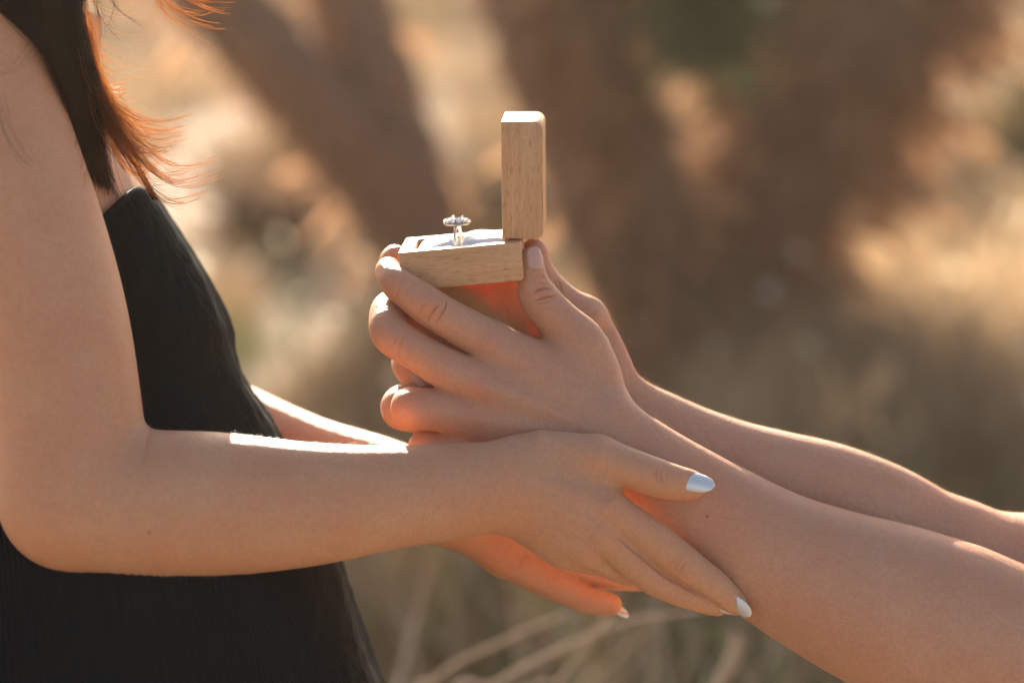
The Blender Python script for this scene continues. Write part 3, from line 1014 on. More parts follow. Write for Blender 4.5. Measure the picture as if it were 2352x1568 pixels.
def rounded_tray(w, h, dpt, wall, deep, radii, open_axis):
    """box from (0,0,0) to (w,dpt,h): corner radii in the x-z outline (bl, br, tr, tl), hollowed from the top (z) or from the left (x)"""
    bm = bmesh.new()
    def outline(rs, ins=0.0):
        pts = []
        cs = [((0, 0), (1, 1), 180), ((w, 0), (-1, 1), 270), ((w, h), (-1, -1), 0), ((0, h), (1, -1), 90)]
        for (cx, cz), (sx, sz), a0 in cs_iter(cs):
            pass
        return pts
    rs = radii
    corners = [((0, 0), (1, 1), 180, rs[0]), ((w, 0), (-1, 1), 270, rs[1]), ((w, h), (-1, -1), 0, rs[2]), ((0, h), (1, -1), 90, rs[3])]
    prof = []
    for (cx, cz), (sx, sz), a0, r in corners:
        k = 7
        for i in range(k + 1):
            a = R(a0 + 90 * i / k)
            prof.append((cx + sx * r + r * math.cos(a), cz + sz * r + r * math.sin(a)))
    def ring(y, ins):
        out = []
        for (x, z) in prof:
            fx = (x - w / 2) * (1 - 2 * ins / w) + w / 2
            fz = (z - h / 2) * (1 - 2 * ins / h) + h / 2
            out.append(bm.verts.new((fx, y, fz)))
        return out
    b = 3.0
    rings = [ring(0, b), ring(0.25 * b, 0.3 * b), ring(b, 0), ring(dpt - b, 0), ring(dpt - 0.25 * b, 0.3 * b), ring(dpt, b)]
    n = len(prof)
    for r0, r1 in zip(rings, rings[1:]):
        for i in range(n):
            bm.faces.new((r0[i], r0[(i + 1) % n], r1[(i + 1) % n], r1[i]))
    bm.faces.new(rings[0][::-1]); bm.faces.new(rings[-1])
    bmesh.ops.recalc_face_normals(bm, faces=bm.faces)
    return bm

def hollow(o, lo, hi):
    """cut a box-shaped recess (local coordinates) into a mesh object"""
    bm = bmesh.new()
    bmesh.ops.create_cube(bm, size=1.0)
    for v in bm.verts:
        v.co = Vector([lo[i] + (v.co[i] + 0.5) * (hi[i] - lo[i]) for i in range(3)])
    me = bpy.data.meshes.new('cutter'); bm.to_mesh(me); bm.free()
    co_ = bpy.data.objects.new('cutter', me)
    C.objects.link(co_)
    co_.matrix_world = WORLD[o.name]
    md = o.modifiers.new('cut', 'BOOLEAN'); md.object = co_; md.operation = 'DIFFERENCE'; md.solver = 'EXACT'
    dg = bpy.context.evaluated_depsgraph_get()
    dg.update()
    nm = bpy.data.meshes.new_from_object(o.evaluated_get(dg))
    o.modifiers.clear()
    o.data = nm
    bpy.data.objects.remove(co_, do_unlink=True)

WOOD_H, WOOD_V = wood_mat('pale_wood_base', 0, (1.02, 0.92, 0.87)), wood_mat('pale_wood_lid', 2, (0.97, 0.90, 0.84))
BW, BH, BD = 283.0, 90.0, 224.0
S4 = Matrix.Scale(mm, 4)
def frame(px, py, d, roll, yaw):
    return Matrix.Translation(wpt(px, py, d)) @ Euler((0, -R(roll), R(yaw)), 'XYZ').to_matrix().to_4x4()
FB = frame(923, 669, 4, 5.4, -2.4)                 # base: origin at its near bottom left corner
FL = frame(1153.5, 549, 4, 0.6, -2.4)              # lid
def scaled(bm):
    bmesh.ops.scale(bm, vec=(mm, mm, mm), verts=bm.verts)
    return bm
base = bm_obj('base', scaled(rounded_tray(BW, BH, BD, 30, 60, (5, 12, 4, 3), 'z')), WOOD_H, box_root, FB)
WORLD[base.name] = FB
bpy.context.view_layer.update()
hollow(base, (31 * mm, 28 * mm, 28 * mm), ((BW - 31) * mm, (BD - 28) * mm, 120 * mm))
LW, LH = 95.0, 270.0
lid = bm_obj('lid', scaled(rounded_tray(LW, LH, BD, 30, 60, (3, 17, 20, 3), 'x')), WOOD_V, box_root, FL)
WORLD[lid.name] = FL
bpy.context.view_layer.update()
hollow(lid, (-30 * mm, 28 * mm, 28 * mm), (62 * mm, (BD - 28) * mm, (LH - 28) * mm))
for o in (base, lid):
    me = o.data
    for p in me.polygons:
        p.use_smooth = True
    try:
        me.set_sharp_from_angle(angle=R(40))
    except Exception:
        pass
# hinge strip behind the joint
hb = bmesh.new(); bmesh.ops.create_cone(hb, cap_ends=True, segments=12, radius1=4 * mm, radius2=4 * mm, depth=150 * mm, matrix=Matrix.Translation(Vector((BW + 1, BD / 2, BH + 1)) * mm) @ Matrix.Rotation(R(90), 4, 'X'))
bm_obj('hinge_pin', hb, simple('brass', (0.62, 0.44, 0.2), 0.3, 1.0), box_root, FB, True)
MAT_SATIN = simple('white_satin', (0.80, 0.79, 0.78), 0.45, 0.0, nscale=500.0, var=0.94, bump=0.1, bdist=0.0003)
def pad(x0, x1, y0, y1, z0, z1, mat, frame_m, axis_up='z', bulge=8.0, lean=0.0):
    bm = bmesh.new()
    n = 22
    g = {}
    for i in range(n + 1):
        for j in range(n + 1):
            u, v = i / n, j / n
            e = (1 - abs(2 * u - 1) ** 9) * (1 - abs(2 * v - 1) ** 9)
            z = z0 + (z1 - z0) * e ** 0.4 + bulge * (math.sin(math.pi * u) * math.sin(math.pi * v)) ** 0.6 + lean * (u - 0.5) * e
            z += 0.9 * math.sin(9 * u + 5 * v) * e + 0.5 * math.sin(23 * v + 4 * u) * e
            g[i, j] = bm.verts.new(Vector((x0 + (x1 - x0) * u, y0 + (y1 - y0) * v, z)) * mm)
    for i in range(n):
        for j in range(n):
            bm.faces.new((g[i, j], g[i + 1, j], g[i + 1, j + 1], g[i, j + 1]))
    ext = [g[i, 0] for i in range(n + 1)] + [g[n, j] for j in range(1, n + 1)] + [g[i, n] for i in range(n - 1, -1, -1)] + [g[0, j] for j in range(n - 1, 0, -1)]
    bm.faces.new(ext[::-1])
    return bm
cu = bm_obj('cushion', pad(33, 132, 29, BD - 29, 40, 92, MAT_SATIN, FB, bulge=6, lean=16), MAT_SATIN, box_root, FB, True)
cu2 = bm_obj('cushion', pad(137, BW - 33, 29, BD - 29, 40, 96, MAT_SATIN, FB, bulge=7, lean=-6), MAT_SATIN, box_root, FB, True)
# lining of the lid (faces left)
FLl = FL @ Matrix.Translation(Vector((62, 29, LH - 29)) * mm) @ Matrix.Rotation(R(-90), 4, 'Y') @ Matrix.Identity(4)
FLl = FL @ Matrix(((0, 0, -1, 61 * mm), (0, 1, 0, 0), (1, 0, 0, 0), (0, 0, 0, 1)))
bm_obj('lid_lining', pad(29, LH - 29, 29, BD - 29, 0, 14, MAT_SATIN, FLl, bulge=8), MAT_SATIN, box_root, FLl, True)

# ------------------------------------------------------------------ ring
M = NT('white_gold')
M.set(Metallic=1.0, Roughness=0.18)
M.l(M.mix(M.noise(M.coord(), 900.0), (0.86, 0.82, 0.76), (0.70, 0.66, 0.60)), M.b.inputs['Base Color'])
MAT_GOLD = M.m
M = NT('diamond')
M.set(Roughness=0.03, IOR=2.2)
M.b.inputs['Transmission Weight'].default_value = 0.1
M.b.inputs['Metallic'].default_value = 0.92
M.l(M.mix(M.noise(M.coord(), 2000.0), (0.80, 0.79, 0.77), (0.62, 0.63, 0.66)), M.b.inputs['Base Color'])
MAT_GEM = M.m
FR = Matrix.Translation(wpt(1051.5, 552, 112)) @ Euler((0, R(-2), R(-11)), 'XYZ').to_matrix().to_4x4()
ring = tag(empty('ring', FR.translation), 'silver engagement ring with a halo of small stones, standing in the white cushion', 'ring')
WORLD[ring.name] = Matrix.Translation(FR.translation)
RB = 33.0
def torus(R0, r, n=64, k=10, sq=1.0):
    bm = bmesh.new(); vs_ = []
    for i in range(n):
        a = 2 * math.pi * i / n
        vs_.append([])
        for j in range(k):
            b = 2 * math.pi * j / k
            rr = R0 + r * math.cos(b)
            vs_[-1].append(bm.verts.new(Vector((r * sq * math.sin(b), rr * math.cos(a), rr * math.sin(a))) * mm))
    for i in range(n):
        for j in range(k):
            bm.faces.new((vs_[i][j], vs_[(i + 1) % n][j], vs_[(i + 1) % n][(j + 1) % k], vs_[i][(j + 1) % k]))
    bmesh.ops.recalc_face_normals(bm, faces=bm.faces)
    return bm
band = bm_obj('band', torus(RB, 2.7, sq=1.2), MAT_GOLD, ring, FR, True)
def brilliant(r, h=0.9, seg=8):
    bm = bmesh.new()
    def rg_(n, rad, z, off=0):
        return [bm.verts.new(Vector((rad * math.cos(2 * math.pi * (i + off) / n), rad * math.sin(2 * math.pi * (i + off) / n), z)) * mm) for i in range(n)]
    t = rg_(seg, r * 0.58, r * 0.34 * h); c_ = rg_(seg, r * 0.84, r * 0.2 * h, 0.5); gd = rg_(seg, r, 0.0); cu_ = bm.verts.new(Vector((0, 0, -r * 0.8 * h)) * mm)
    bm.faces.new(t)
    for i in range(seg):
        k = (i + 1) % seg
        bm.faces.new((t[i], c_[i], t[k])); bm.faces.new((t[i], gd[i], c_[i])); bm.faces.new((c_[i], gd[k], t[k])); bm.faces.new((gd[i], gd[k], c_[i]))
        bm.faces.new((gd[k], gd[i], cu_))
    bmesh.ops.recalc_face_normals(bm, faces=bm.faces)
    return bm
# halo seat: flattened oval cup under the stones
HZ = RB + 9.0
st = bmesh.new(); nst = 40; prev = None
for (rx, ry, z) in ((4, 4, -9), (5, 5, -4.5), (28, 26, -4), (31, 29, -2.6), (31, 29, 0.6), (29, 27, 1.2), (18, 16, 1.2), (0.5, 0.5, 1.0)):
    cur = [st.verts.new(Vector((rx * math.cos(2 * math.pi * i / nst), ry * math.sin(2 * math.pi * i / nst), HZ + z)) * mm) for i in range(nst)]
    if prev:
        for i in range(nst):
            st.faces.new((prev[i], prev[(i + 1) % nst], cur[(i + 1) % nst], cur[i]))
    else:
        st.faces.new(cur[::-1])
    prev = cur
st.faces.new(prev)
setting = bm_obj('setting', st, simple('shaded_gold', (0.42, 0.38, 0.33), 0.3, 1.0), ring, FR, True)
WORLD[setting.name] = FR
gem = bm_obj('centre_stone', brilliant(20, 0.75, 9), MAT_GEM, ring, FR @ Matrix.Translation(Vector((0, 0, HZ + 7)) * mm))
for k in range(4):
    a = R(45 + 90 * k)
    v, f = tube([Vector((16 * math.cos(a), 15 * math.sin(a), HZ + 2)), Vector((17.5 * math.cos(a), 16.5 * math.sin(a), HZ + 9)), Vector((14.5 * math.cos(a), 13.5 * math.sin(a), HZ + 14)), Vector((14.0 * math.cos(a), 13.0 * math.sin(a), HZ + 14.6))], [2, 2, 2.4, 0.3], 8)
    vw = np.array([list(FR @ (Vector(p) * mm)) for p in v])
    o = link_mesh('claw', vw, f, MAT_GOLD, ring)
acc_me = None
for i in range(13):
    a = 2 * math.pi * (i + 0.3) / 13
    mw = FR @ Matrix.Translation(Vector((27.2 * math.cos(a), 25.0 * math.sin(a), HZ + 4.6)) * mm) @ Matrix.Rotation(a, 4, 'Z') @ Matrix.Rotation(R(35), 4, 'Y')
    if acc_me is None:
        o = bm_obj('accent_stone', brilliant(6.2, 1.7, 5), MAT_GEM, ring, mw); acc_me = o.data
        pg = bmesh.new(); bmesh.ops.create_icosphere(pg, subdivisions=1, radius=1.9 * mm)
        pr = bm_obj('prong', pg, MAT_GOLD, ring, mw @ Matrix.Translation(Vector((1.5, 6.2, 1.5)) * mm), True); pr_me = pr.data
    else:
        for nm_, me_, mt in (('accent_stone', acc_me, mw), ('prong', pr_me, mw @ Matrix.Translation(Vector((1.5, 6.2, 1.5)) * mm))):
            o = bpy.data.objects.new(nm_, me_); C.objects.link(o); o.parent = ring
            o.matrix_basis = Matrix.Translation(-FR.translation) @ mt
# pave stones down both shoulders of the band
for i in range(26):
    a = R(20 + 140 * i / 25)
    mw = FR @ Matrix.Translation(Vector((0, (RB + 3.2) * math.cos(a), (RB + 3.2) * math.sin(a))) * mm) @ Matrix.Rotation(a - math.pi / 2, 4, 'X') @ Matrix.Scale(0.62, 4)
    o = bpy.data.objects.new('accent_stone', acc_me); C.objects.link(o); o.parent = ring
    o.matrix_basis = Matrix.Translation(-FR.translation) @ mw

# ------------------------------------------------------------------ ground, dry grass, trees
CAM = np.array(cam.location)
def ray(px, py):
    v = AX_F + AX_R * (px - 1176) / FPX + AX_U * (784 - py) / FPX
    return v
def at(px, py, Y):
    v = ray(px, py)
    return CAM + v * ((Y - CAM[1]) / v[1])
def on_ground(px, py):
    v = ray(px, py)
    return CAM + v * (-CAM[2] / v[2])

M = NT('dry_ground')
co = M.coord()
n1 = M.noise(co, 1.1, 4.0, 0.6); n2 = M.noise(co, 6.0, 5.0, 0.65); n3 = M.noise(co, 40.0, 4.0)
c = M.ramp(n1, [(0.38, (0.12, 0.074, 0.044)), (0.50, (0.24, 0.158, 0.092)), (0.62, (0.36, 0.25, 0.148))])
c = M.mix(M.math('MULTIPLY', n2, 0.6), c, (0.22, 0.155, 0.10))
c = M.mix(M.math('MULTIPLY', n3, 0.4), c, (0.40, 0.31, 0.21))
M.l(c, M.b.inputs['Base Color']); M.set(Roughness=0.95)
M.bump(M.math('ADD', n2, n3), 0.7, 0.05)
gn = 120
gx = np.concatenate([np.linspace(-400, -14, 16), np.linspace(-12, 12, 90), np.linspace(14, 400, 16)])
gy = np.concatenate([np.linspace(-60, -3, 8), np.linspace(-2, 26, 110), np.linspace(28, 500, 22)])
GX, GY = np.meshgrid(gx, gy, indexing='ij')
GZ = 0.05 * np.sin(GX * 1.3 + 0.4 * GY) * np.sin(GY * 0.9) + 0.03 * np.sin(GX * 3.1 + 2) * np.sin(GY * 2.7)
GZ = GZ * (np.abs(GX) < 13) * (GY > -2) * (GY < 27)
gv = np.stack([GX, GY, GZ], -1).reshape(-1, 3)
ground = link_mesh('ground', gv, grid_faces(len(gx), len(gy), closed=False), M.m)
tag(ground, kind='structure')
def gz(x, y):
    return 0.05 * np.sin(x * 1.3 + 0.4 * y) * np.sin(y * 0.9) + 0.03 * np.sin(x * 3.1 + 2) * np.sin(y * 2.7)

def leaf_mat(name, a, b, trans):
    M = NT(name)
    oi = M.n('ShaderNodeNewGeometry')
    c = M.mix(oi.outputs['Random Per Island'], a, b)
    M.l(c, M.b.inputs['Base Color']); M.set(Roughness=0.6)
    t = M.n('ShaderNodeBsdfTranslucent'); M.l(c, t.inputs[0])
    x = M.n('ShaderNodeMixShader'); x.inputs[0].default_value = trans
    M.l(M.b.outputs[0], x.inputs[1]); M.l(t.outputs[0], x.inputs[2]); M.l(x.outputs[0], M.out.inputs[0])
    return M.m
MAT_GRASS = leaf_mat('dry_grass_blades', (0.37, 0.255, 0.145), (0.18, 0.115, 0.066), 0.45)
MAT_GREEN = leaf_mat('green_blades', (0.07, 0.10, 0.035), (0.12, 0.14, 0.05), 0.35)
MAT_LEAF = leaf_mat('tree_leaves', (0.05, 0.09, 0.03), (0.10, 0.12, 0.04), 0.3)
MAT_BROWNLEAF = leaf_mat('brown_leaves', (0.30, 0.165, 0.09), (0.15, 0.09, 0.058), 0.42)

def blades(name, xy, hmin, hmax, wid, mat, seed, lean=0.35):
    rg = np.random.default_rng(seed)
    n = len(xy)
    h = rg.uniform(hmin, hmax, n); a = rg.uniform(0, 2 * np.pi, n); w = wid * rg.uniform(0.6, 1.4, n)
    bx, by = xy[:, 0], xy[:, 1]; bz = gz(bx, by) - 0.01
    la = rg.uniform(0, 2 * np.pi, n); lm = rg.uniform(0.05, lean * 2, n) * h
    dx, dy = np.cos(a) * w / 2, np.sin(a) * w / 2
    V = np.empty((n, 5, 3))
    V[:, 0] = np.stack([bx - dx, by - dy, bz], -1); V[:, 1] = np.stack([bx + dx, by + dy, bz], -1)
    mx_, my_ = bx + np.cos(la) * lm * 0.35, by + np.sin(la) * lm * 0.35
    V[:, 2] = np.stack([mx_ + dx * 0.8, my_ + dy * 0.8, bz + h * 0.6], -1); V[:, 3] = np.stack([mx_ - dx * 0.8, my_ - dy * 0.8, bz + h * 0.6], -1)
    V[:, 4] = np.stack([bx + np.cos(la) * lm, by + np.sin(la) * lm, bz + h], -1)
    b0 = np.arange(n)[:, None] * 5
    F = np.concatenate([b0 + np.array([0, 1, 2]), b0 + np.array([0, 2, 3]), b0 + np.array([3, 2, 4])])
    return link_mesh(name, V.reshape(-1, 3), F, mat, None, smooth=False)

rg = np.random.default_rng(21)
def scatter(n, y0, y1, widen, clump=0.5, cx=0.0):
    y = y0 + (y1 - y0) * rg.uniform(0, 1, n) ** 1.4
    x = cx + rg.uniform(-1, 1, n) * (0.14 * (y + 1.4) + widen)
    return np.stack([x, y], -1)
def clumpy(n, y0, y1, widen, sx=1.0, thr=0.0):
    p = scatter(n * 3, y0, y1, widen)
    f = np.sin(p[:, 0] * 2.3 + 1.0 + 0.8 * np.sin(p[:, 1] * 0.9)) + np.sin(p[:, 1] * 1.7 + p[:, 0] * 1.1) + 0.7 * np.sin(p[:, 0] * 5.1 - p[:, 1] * 2.2)
    return p[f > thr][:n]
tufts = clumpy(1300, 2.0, 16, 0.8)
pts_ = np.repeat(tufts, 26, axis=0) + rg.normal(0, 0.06, (len(tufts) * 26, 2))
tag(blades('dry_grass', pts_, 0.05, 0.26, 0.006, MAT_GRASS, 5), 'pale dry grass covering the sunlit ground', 'grass', kind='stuff')
tb = np.stack([rg.uniform(0.35, 1.8, 460), rg.uniform(3.0, 6.2, 460)], -1)
pts_ = np.repeat(tb, 22, axis=0) + rg.normal(0, 0.05, (460 * 22, 2))
tag(blades('tall_dry_grass', pts_, 0.12, 0.42, 0.008, leaf_mat('bright_dry_grass', (0.52, 0.375, 0.225), (0.30, 0.20, 0.115), 0.5), 55), 'taller bright dry grass at the right above the far forearm', 'grass', kind='stuff')
sp = np.concatenate([np.stack([rg.uniform(0.4, 1.6, 70), rg.uniform(3.0, 6.0, 70), rg.uniform(0.15, 0.45, 70)], -1),
                     np.stack([rg.uniform(-1.0, -0.2, 40), rg.uniform(3.6, 6.0, 40), rg.uniform(0.1, 0.35, 40)], -1)])
a_ = rg.normal(0, 1, (110, 3)); a_ /= np.linalg.norm(a_, axis=1)[:, None]
b_ = np.cross(a_, rg.normal(0, 1, (110, 3))); b_ /= np.linalg.norm(b_, axis=1)[:, None]
h_ = rg.uniform(0.014, 0.032, (110, 1))  # loose pale quads added to paint bright sun glints over the grass
tag(link_mesh('glint_flecks', np.stack([sp - a_ * h_, sp + b_ * h_ * .7, sp + a_ * h_, sp - b_ * h_ * .7], 1).reshape(-1, 3), np.arange(440).reshape(-1, 4), leaf_mat('pale_glint_flecks', (0.85, 0.75, 0.58), (0.70, 0.58, 0.40), 0.6), None, smooth=False), 'pale flecks added among the dry grass as sun glints', 'grass', kind='stuff')
tg = scatter(160, 2.2, 7, 0.5)
pts_ = np.repeat(tg, 22, axis=0) + rg.normal(0, 0.05, (160 * 22, 2))
tag(blades('green_grass', pts_, 0.05, 0.20, 0.006, MAT_GREEN, 6), 'dark green blades growing among the dry grass', 'grass', kind='stuff')

M = NT('bark')
co = M.coord()
v = M.mapping(co, scale=(1, 1, 0.25))
b1 = M.noise(v, 30.0, 6.0, 0.65, 0.6); b2 = M.noise(co, 5.0, 4.0)
c = M.ramp(b1, [(0.3, (0.13, 0.068, 0.042)), (0.55, (0.27, 0.145, 0.085)), (0.75, (0.40, 0.23, 0.135))])
c = M.mix(M.math('MULTIPLY', b2, 0.5), c, (0.28, 0.155, 0.09))
M.l(c, M.b.inputs['Base Color']); M.set(Roughness=0.9)
M.bump(b1, 0.9, 0.03)
MAT_BARK = M.m

def limb(name, pts, parent, Y0):
    """pts: (px, py, extra depth, half width px); real thickness from the distance"""
    rows = []
    for x, y, dy, hw in pts:
        Yp = Y0 + dy
        p = at(x, y, Yp)
        rows.append([*p, hw / FPX * np.linalg.norm(p - CAM)])
    S = spline(rows, 5)
    rr = S[:, 3] * (1 + 0.06 * np.sin(np.arange(len(S)) * 1.7) )
    v, f = tube(S[:, :3], rr, 14)
    k = np.arange(len(v))
    v = v + 0.012 * np.stack([np.sin(k * 1.3 + v[:, 2] * 9), np.cos(k * 0.9 + v[:, 2] * 7), 0 * k], -1)
    return link_mesh(name, v, f, MAT_BARK, parent), S

def crown(parent, centers, n, size, mat, seed, name='crown', brush=False):
    rg = np.random.default_rng(seed)
    VV = []
    for (c, r) in centers:
        u = rg.normal(0, 1, (n, 3)); u /= np.linalg.norm(u, axis=1)[:, None]
        p = np.array(c) + u * (rg.uniform(0.2, 1, (n, 1)) ** 0.5) * np.array(r)
        a = rg.normal(0, 1, (n, 3)); a /= np.linalg.norm(a, axis=1)[:, None]
        b = np.cross(a, rg.normal(0, 1, (n, 3))); b /= np.linalg.norm(b, axis=1)[:, None] + 1e-9
        s = size * rg.uniform(0.6, 1.5, (n, 1))
        asp = 0.4
        if brush:
            a = u * 0.7 + a * 0.5 + np.array([0, 0, 0.7]); a /= np.linalg.norm(a, axis=1)[:, None]
            b = np.cross(a, b); b /= np.linalg.norm(b, axis=1)[:, None] + 1e-9
            asp = 0.13
        VV.append(np.stack([p - a * s, p + b * s * asp, p + a * s, p - b * s * asp], 1))
    V = np.concatenate(VV).reshape(-1, 3)
    F = np.arange(len(V)).reshape(-1, 4)
    o = link_mesh(name, V, F, mat, parent, smooth=False)
    o['kind'] = 'stuff'
    return o

def fan(parent, base, rad, n, wid, mat, seed, full=False, squash=1.0):
    """spiky blades spreading out of one point"""
    rg = np.random.default_rng(seed)
    u = rg.normal(0, 1, (n, 3))
    if not full:
        u[:, 2] = np.abs(u[:, 2]) * 1.1 + 0.15
    u /= np.linalg.norm(u, axis=1)[:, None]
    u[:, :2] *= squash
    L = rad * rg.uniform(0.45, 1.15, (n, 1))
    sd = np.cross(u, rg.normal(0, 1, (n, 3))); sd /= np.linalg.norm(sd, axis=1)[:, None] + 1e-9
    w = wid * rg.uniform(0.6, 1.4, (n, 1)) / 2
    b = np.asarray(base) + rg.normal(0, 0.06 * rad, (n, 3)) * np.array([1.5 * squash, 1.5, 0.2 if not full else 1])
    m = b + u * L * 0.55
    t = b + u * L - np.array([0, 0, 1.0]) * L * rg.uniform(0, 0.25, (n, 1))
    V = np.stack([b, m + sd * w, t, m - sd * w], 1).reshape(-1, 3)
    o = link_mesh('foliage', V, np.arange(4 * n).reshape(-1, 4), mat, parent, smooth=False)
    o['kind'] = 'stuff'
    return o
def shag(parent, S, n, length, wid, mat, seed, t0=0.0, t1=1.0):
    """dead leaves hanging along a stem"""
    rg = np.random.default_rng(seed)
    t = rg.uniform(t0, t1, n) * (len(S) - 1.001)
    i = t.astype(int); f = (t - i)[:, None]
    c = S[i] * (1 - f) + S[i + 1] * f
    u = rg.normal(0, 1, (n, 3)); u[:, 2] *= 0.4; u /= np.linalg.norm(u, axis=1)[:, None]
    b = c[:, :3] + u * c[:, 3:4] * 0.9
    d = u * 0.8 + np.array([0, 0, -0.6]) + rg.normal(0, 0.35, (n, 3)); d /= np.linalg.norm(d, axis=1)[:, None]
    L = length * rg.uniform(0.5, 1.4, (n, 1))
    sd = np.cross(d, rg.normal(0, 1, (n, 3))); sd /= np.linalg.norm(sd, axis=1)[:, None] + 1e-9
    w = wid * rg.uniform(0.5, 1.5, (n, 1)) / 2
    V = np.stack([b, b + d * L * 0.5 + sd * w, b + d * L, b + d * L * 0.5 - sd * w], 1).reshape(-1, 3)
    o = link_mesh('dead_leaves', V, np.arange(4 * n).reshape(-1, 4), mat, parent, smooth=False)
    o['kind'] = 'stuff'
    return o
MAT_DEAD = leaf_mat('dead_leaves', (0.52, 0.30, 0.165), (0.30, 0.165, 0.09), 0.5)
MAT_SPIKE = leaf_mat('spiky_leaves', (0.06, 0.10, 0.035), (0.11, 0.13, 0.05), 0.3)

# tree with two leaning stems behind the left of the box
g1 = on_ground(1010, 742)
t1 = tag(empty('tree', g1), 'dark forked tree leaning left, blurred behind the ring in the box', 'tree')
Y1 = g1[1]
L1, S1 = limb('trunk', [(1020, 770, 0, 150), (995, 650, 0, 125), (940, 520, 0, 115), (800, 330, 0, 105), (660, 170, 0, 100), (540, 40, 0, 95), (400, -120, 0, 90), (200, -330, 0.2, 80), (100, -480, 0.4, 60)], t1, Y1)
L2, S2 = limb('stem', [(990, 640, 0, 100), (955, 480, 0, 98), (890, 280, 0.1, 92), (820, 60, 0.2, 90), (740, -140, 0.3, 85), (640, -330, 0.5, 70), (560, -480, 0.7, 45)], t1, Y1)
crown(t1, [((-1.3, Y1 + .6, 1.75), (0.7, .9, 0.5)), ((-0.6, Y1 + .5, 1.65), (0.6, .8, .42)), ((0.05, Y1 + .6, 1.6), (0.5, .7, .38)), ((-1.0, Y1 + 1.5, 2.3), (0.8, .6, .4))], 420, 0.055, MAT_LEAF, 31)

# tree with three stems at the right
g2 = on_ground(1590, 935)
t2 = tag(empty('tree', g2), 'brown tree with several spreading stems, blurred right of the open box', 'tree')
Y2 = g2[1]
L3, S3 = limb('trunk', [(1600, 960, 0, 170), (1570, 850, 0, 150), (1480, 680, 0, 125), (1380, 470, 0, 108), (1300, 260, 0, 98), (1225, 60, 0, 92), (1190, -120, 0, 85), (1230, -400, 0, 70), (1420, -700, 0, 50)], t2, Y2)
L4, S4_ = limb('stem', [(1545, 800, -0.05, 100), (1530, 600, -.1, 85), (1490, 400, -.15, 75), (1400, 200, -.2, 70), (1345, 20, -.2, 66), (1330, -160, -.2, 60), (1400, -420, -.1, 40)], t2, Y2)
L5, S5 = limb('stem', [(1610, 900, 0, 150), (1660, 700, 0, 135), (1745, 520, 0.05, 150), (1855, 320, 0.1, 160), (1960, 150, 0.1, 160), (2060, -20, .1, 150), (2180, -250, .1, 100), (2300, -600, .1, 60)], t2, Y2)
L6, S6 = limb('stem', [(1630, 900, .25, 120), (1660, 680, .3, 120), (1700, 450, .35, 115), (1735, 220, .4, 108), (1770, 20, .4, 100), (1810, -180, .4, 90), (1860, -420, .4, 60)], t2, Y2)
crown(t2, [((1.7, Y2, 2.9), (0.9, .9, 0.8))], 2600, 0.05, MAT_LEAF, 32)
shag(t1, S1, 260, 0.16, 0.02, MAT_DEAD, 81, 0.2, 0.8)
shag(t1, S2, 120, 0.16, 0.02, MAT_DEAD, 82, 0.2, 0.8)
shag(t2, S3, 160, 0.14, 0.02, MAT_DEAD, 83, 0.1, 0.8)
shag(t2, S4_, 700, 0.18, 0.024, MAT_DEAD, 84, 0.1, 1.0)
shag(t2, S5, 1100, 0.24, 0.028, MAT_DEAD, 85, 0.0, 0.95)
shag(t2, S6, 700, 0.22, 0.026, MAT_DEAD, 86, 0.0, 0.95)
fan(t2, at(1610, 20, Y2 - 0.35), 0.24, 420, 0.016, MAT_SPIKE, 33, full=True)

# shrubs
def shrub(px, py, hw, hh, mat, seed, label, n=400, wid=0.022):
    g = on_ground(px, py)
    r = tag(empty('shrub', g), label, 'shrub')
    L = np.linalg.norm(g - CAM)
    w, h = hw / FPX * L, hh / FPX * L
    rg_ = np.random.default_rng(seed)
    for k in range(5):
        e = g + np.array([rg_.uniform(-.8, .8) * w, rg_.uniform(-.6, .6) * w, h * rg_.uniform(.6, 1.1)])
        v, f = tube(spline([[*g, 0], [*((g + e) / 2 + rg_.normal(0, .03, 3)), 0], [*e, 0]], 4)[:, :3], np.linspace(.016, .004, 9), 6)
        link_mesh('branch', v, f, MAT_BARK, r)
    fan(r, g, h, n, wid, mat, seed, squash=w / h)
    return r
MAT_TWIG = simple('dry_twig', (0.50, 0.37, 0.25), 0.85, 0.0, nscale=30.0, var=0.6)
MAT_OLIVE = leaf_mat('olive_leaves', (0.20, 0.16, 0.065), (0.11, 0.10, 0.045), 0.4)
shrub(2150, 700, 240, 260, MAT_BROWNLEAF, 41, 'dark brown bush at the right, behind the bright grass', 420)
shrub(2330, 520, 240, 520, MAT_OLIVE, 42, 'olive green bush at the upper right edge of the picture', 420)
shrub(2010, 600, 340, 640, MAT_BROWNLEAF, 43, 'tall rusty bush behind the right stem of the right tree', 700)
shrub(1620, 850, 200, 600, MAT_BROWNLEAF, 44, 'rusty bush between the stems of the right tree', 1000)
shrub(1120, 560, 130, 160, MAT_OLIVE, 45, 'small olive bush left of the box lid', 160)
shrub(620, 560, 260, 260, MAT_BROWNLEAF, 46, 'low brown bush between the orange hair and the left tree', 240)
shrub(1430, 900, 150, 200, MAT_OLIVE, 47, 'dark olive bush at the foot of the right tree', 260)
shrub(720, 380, 260, 420, MAT_BROWNLEAF, 48, 'brown bush behind the left tree near the top of the picture', 420)
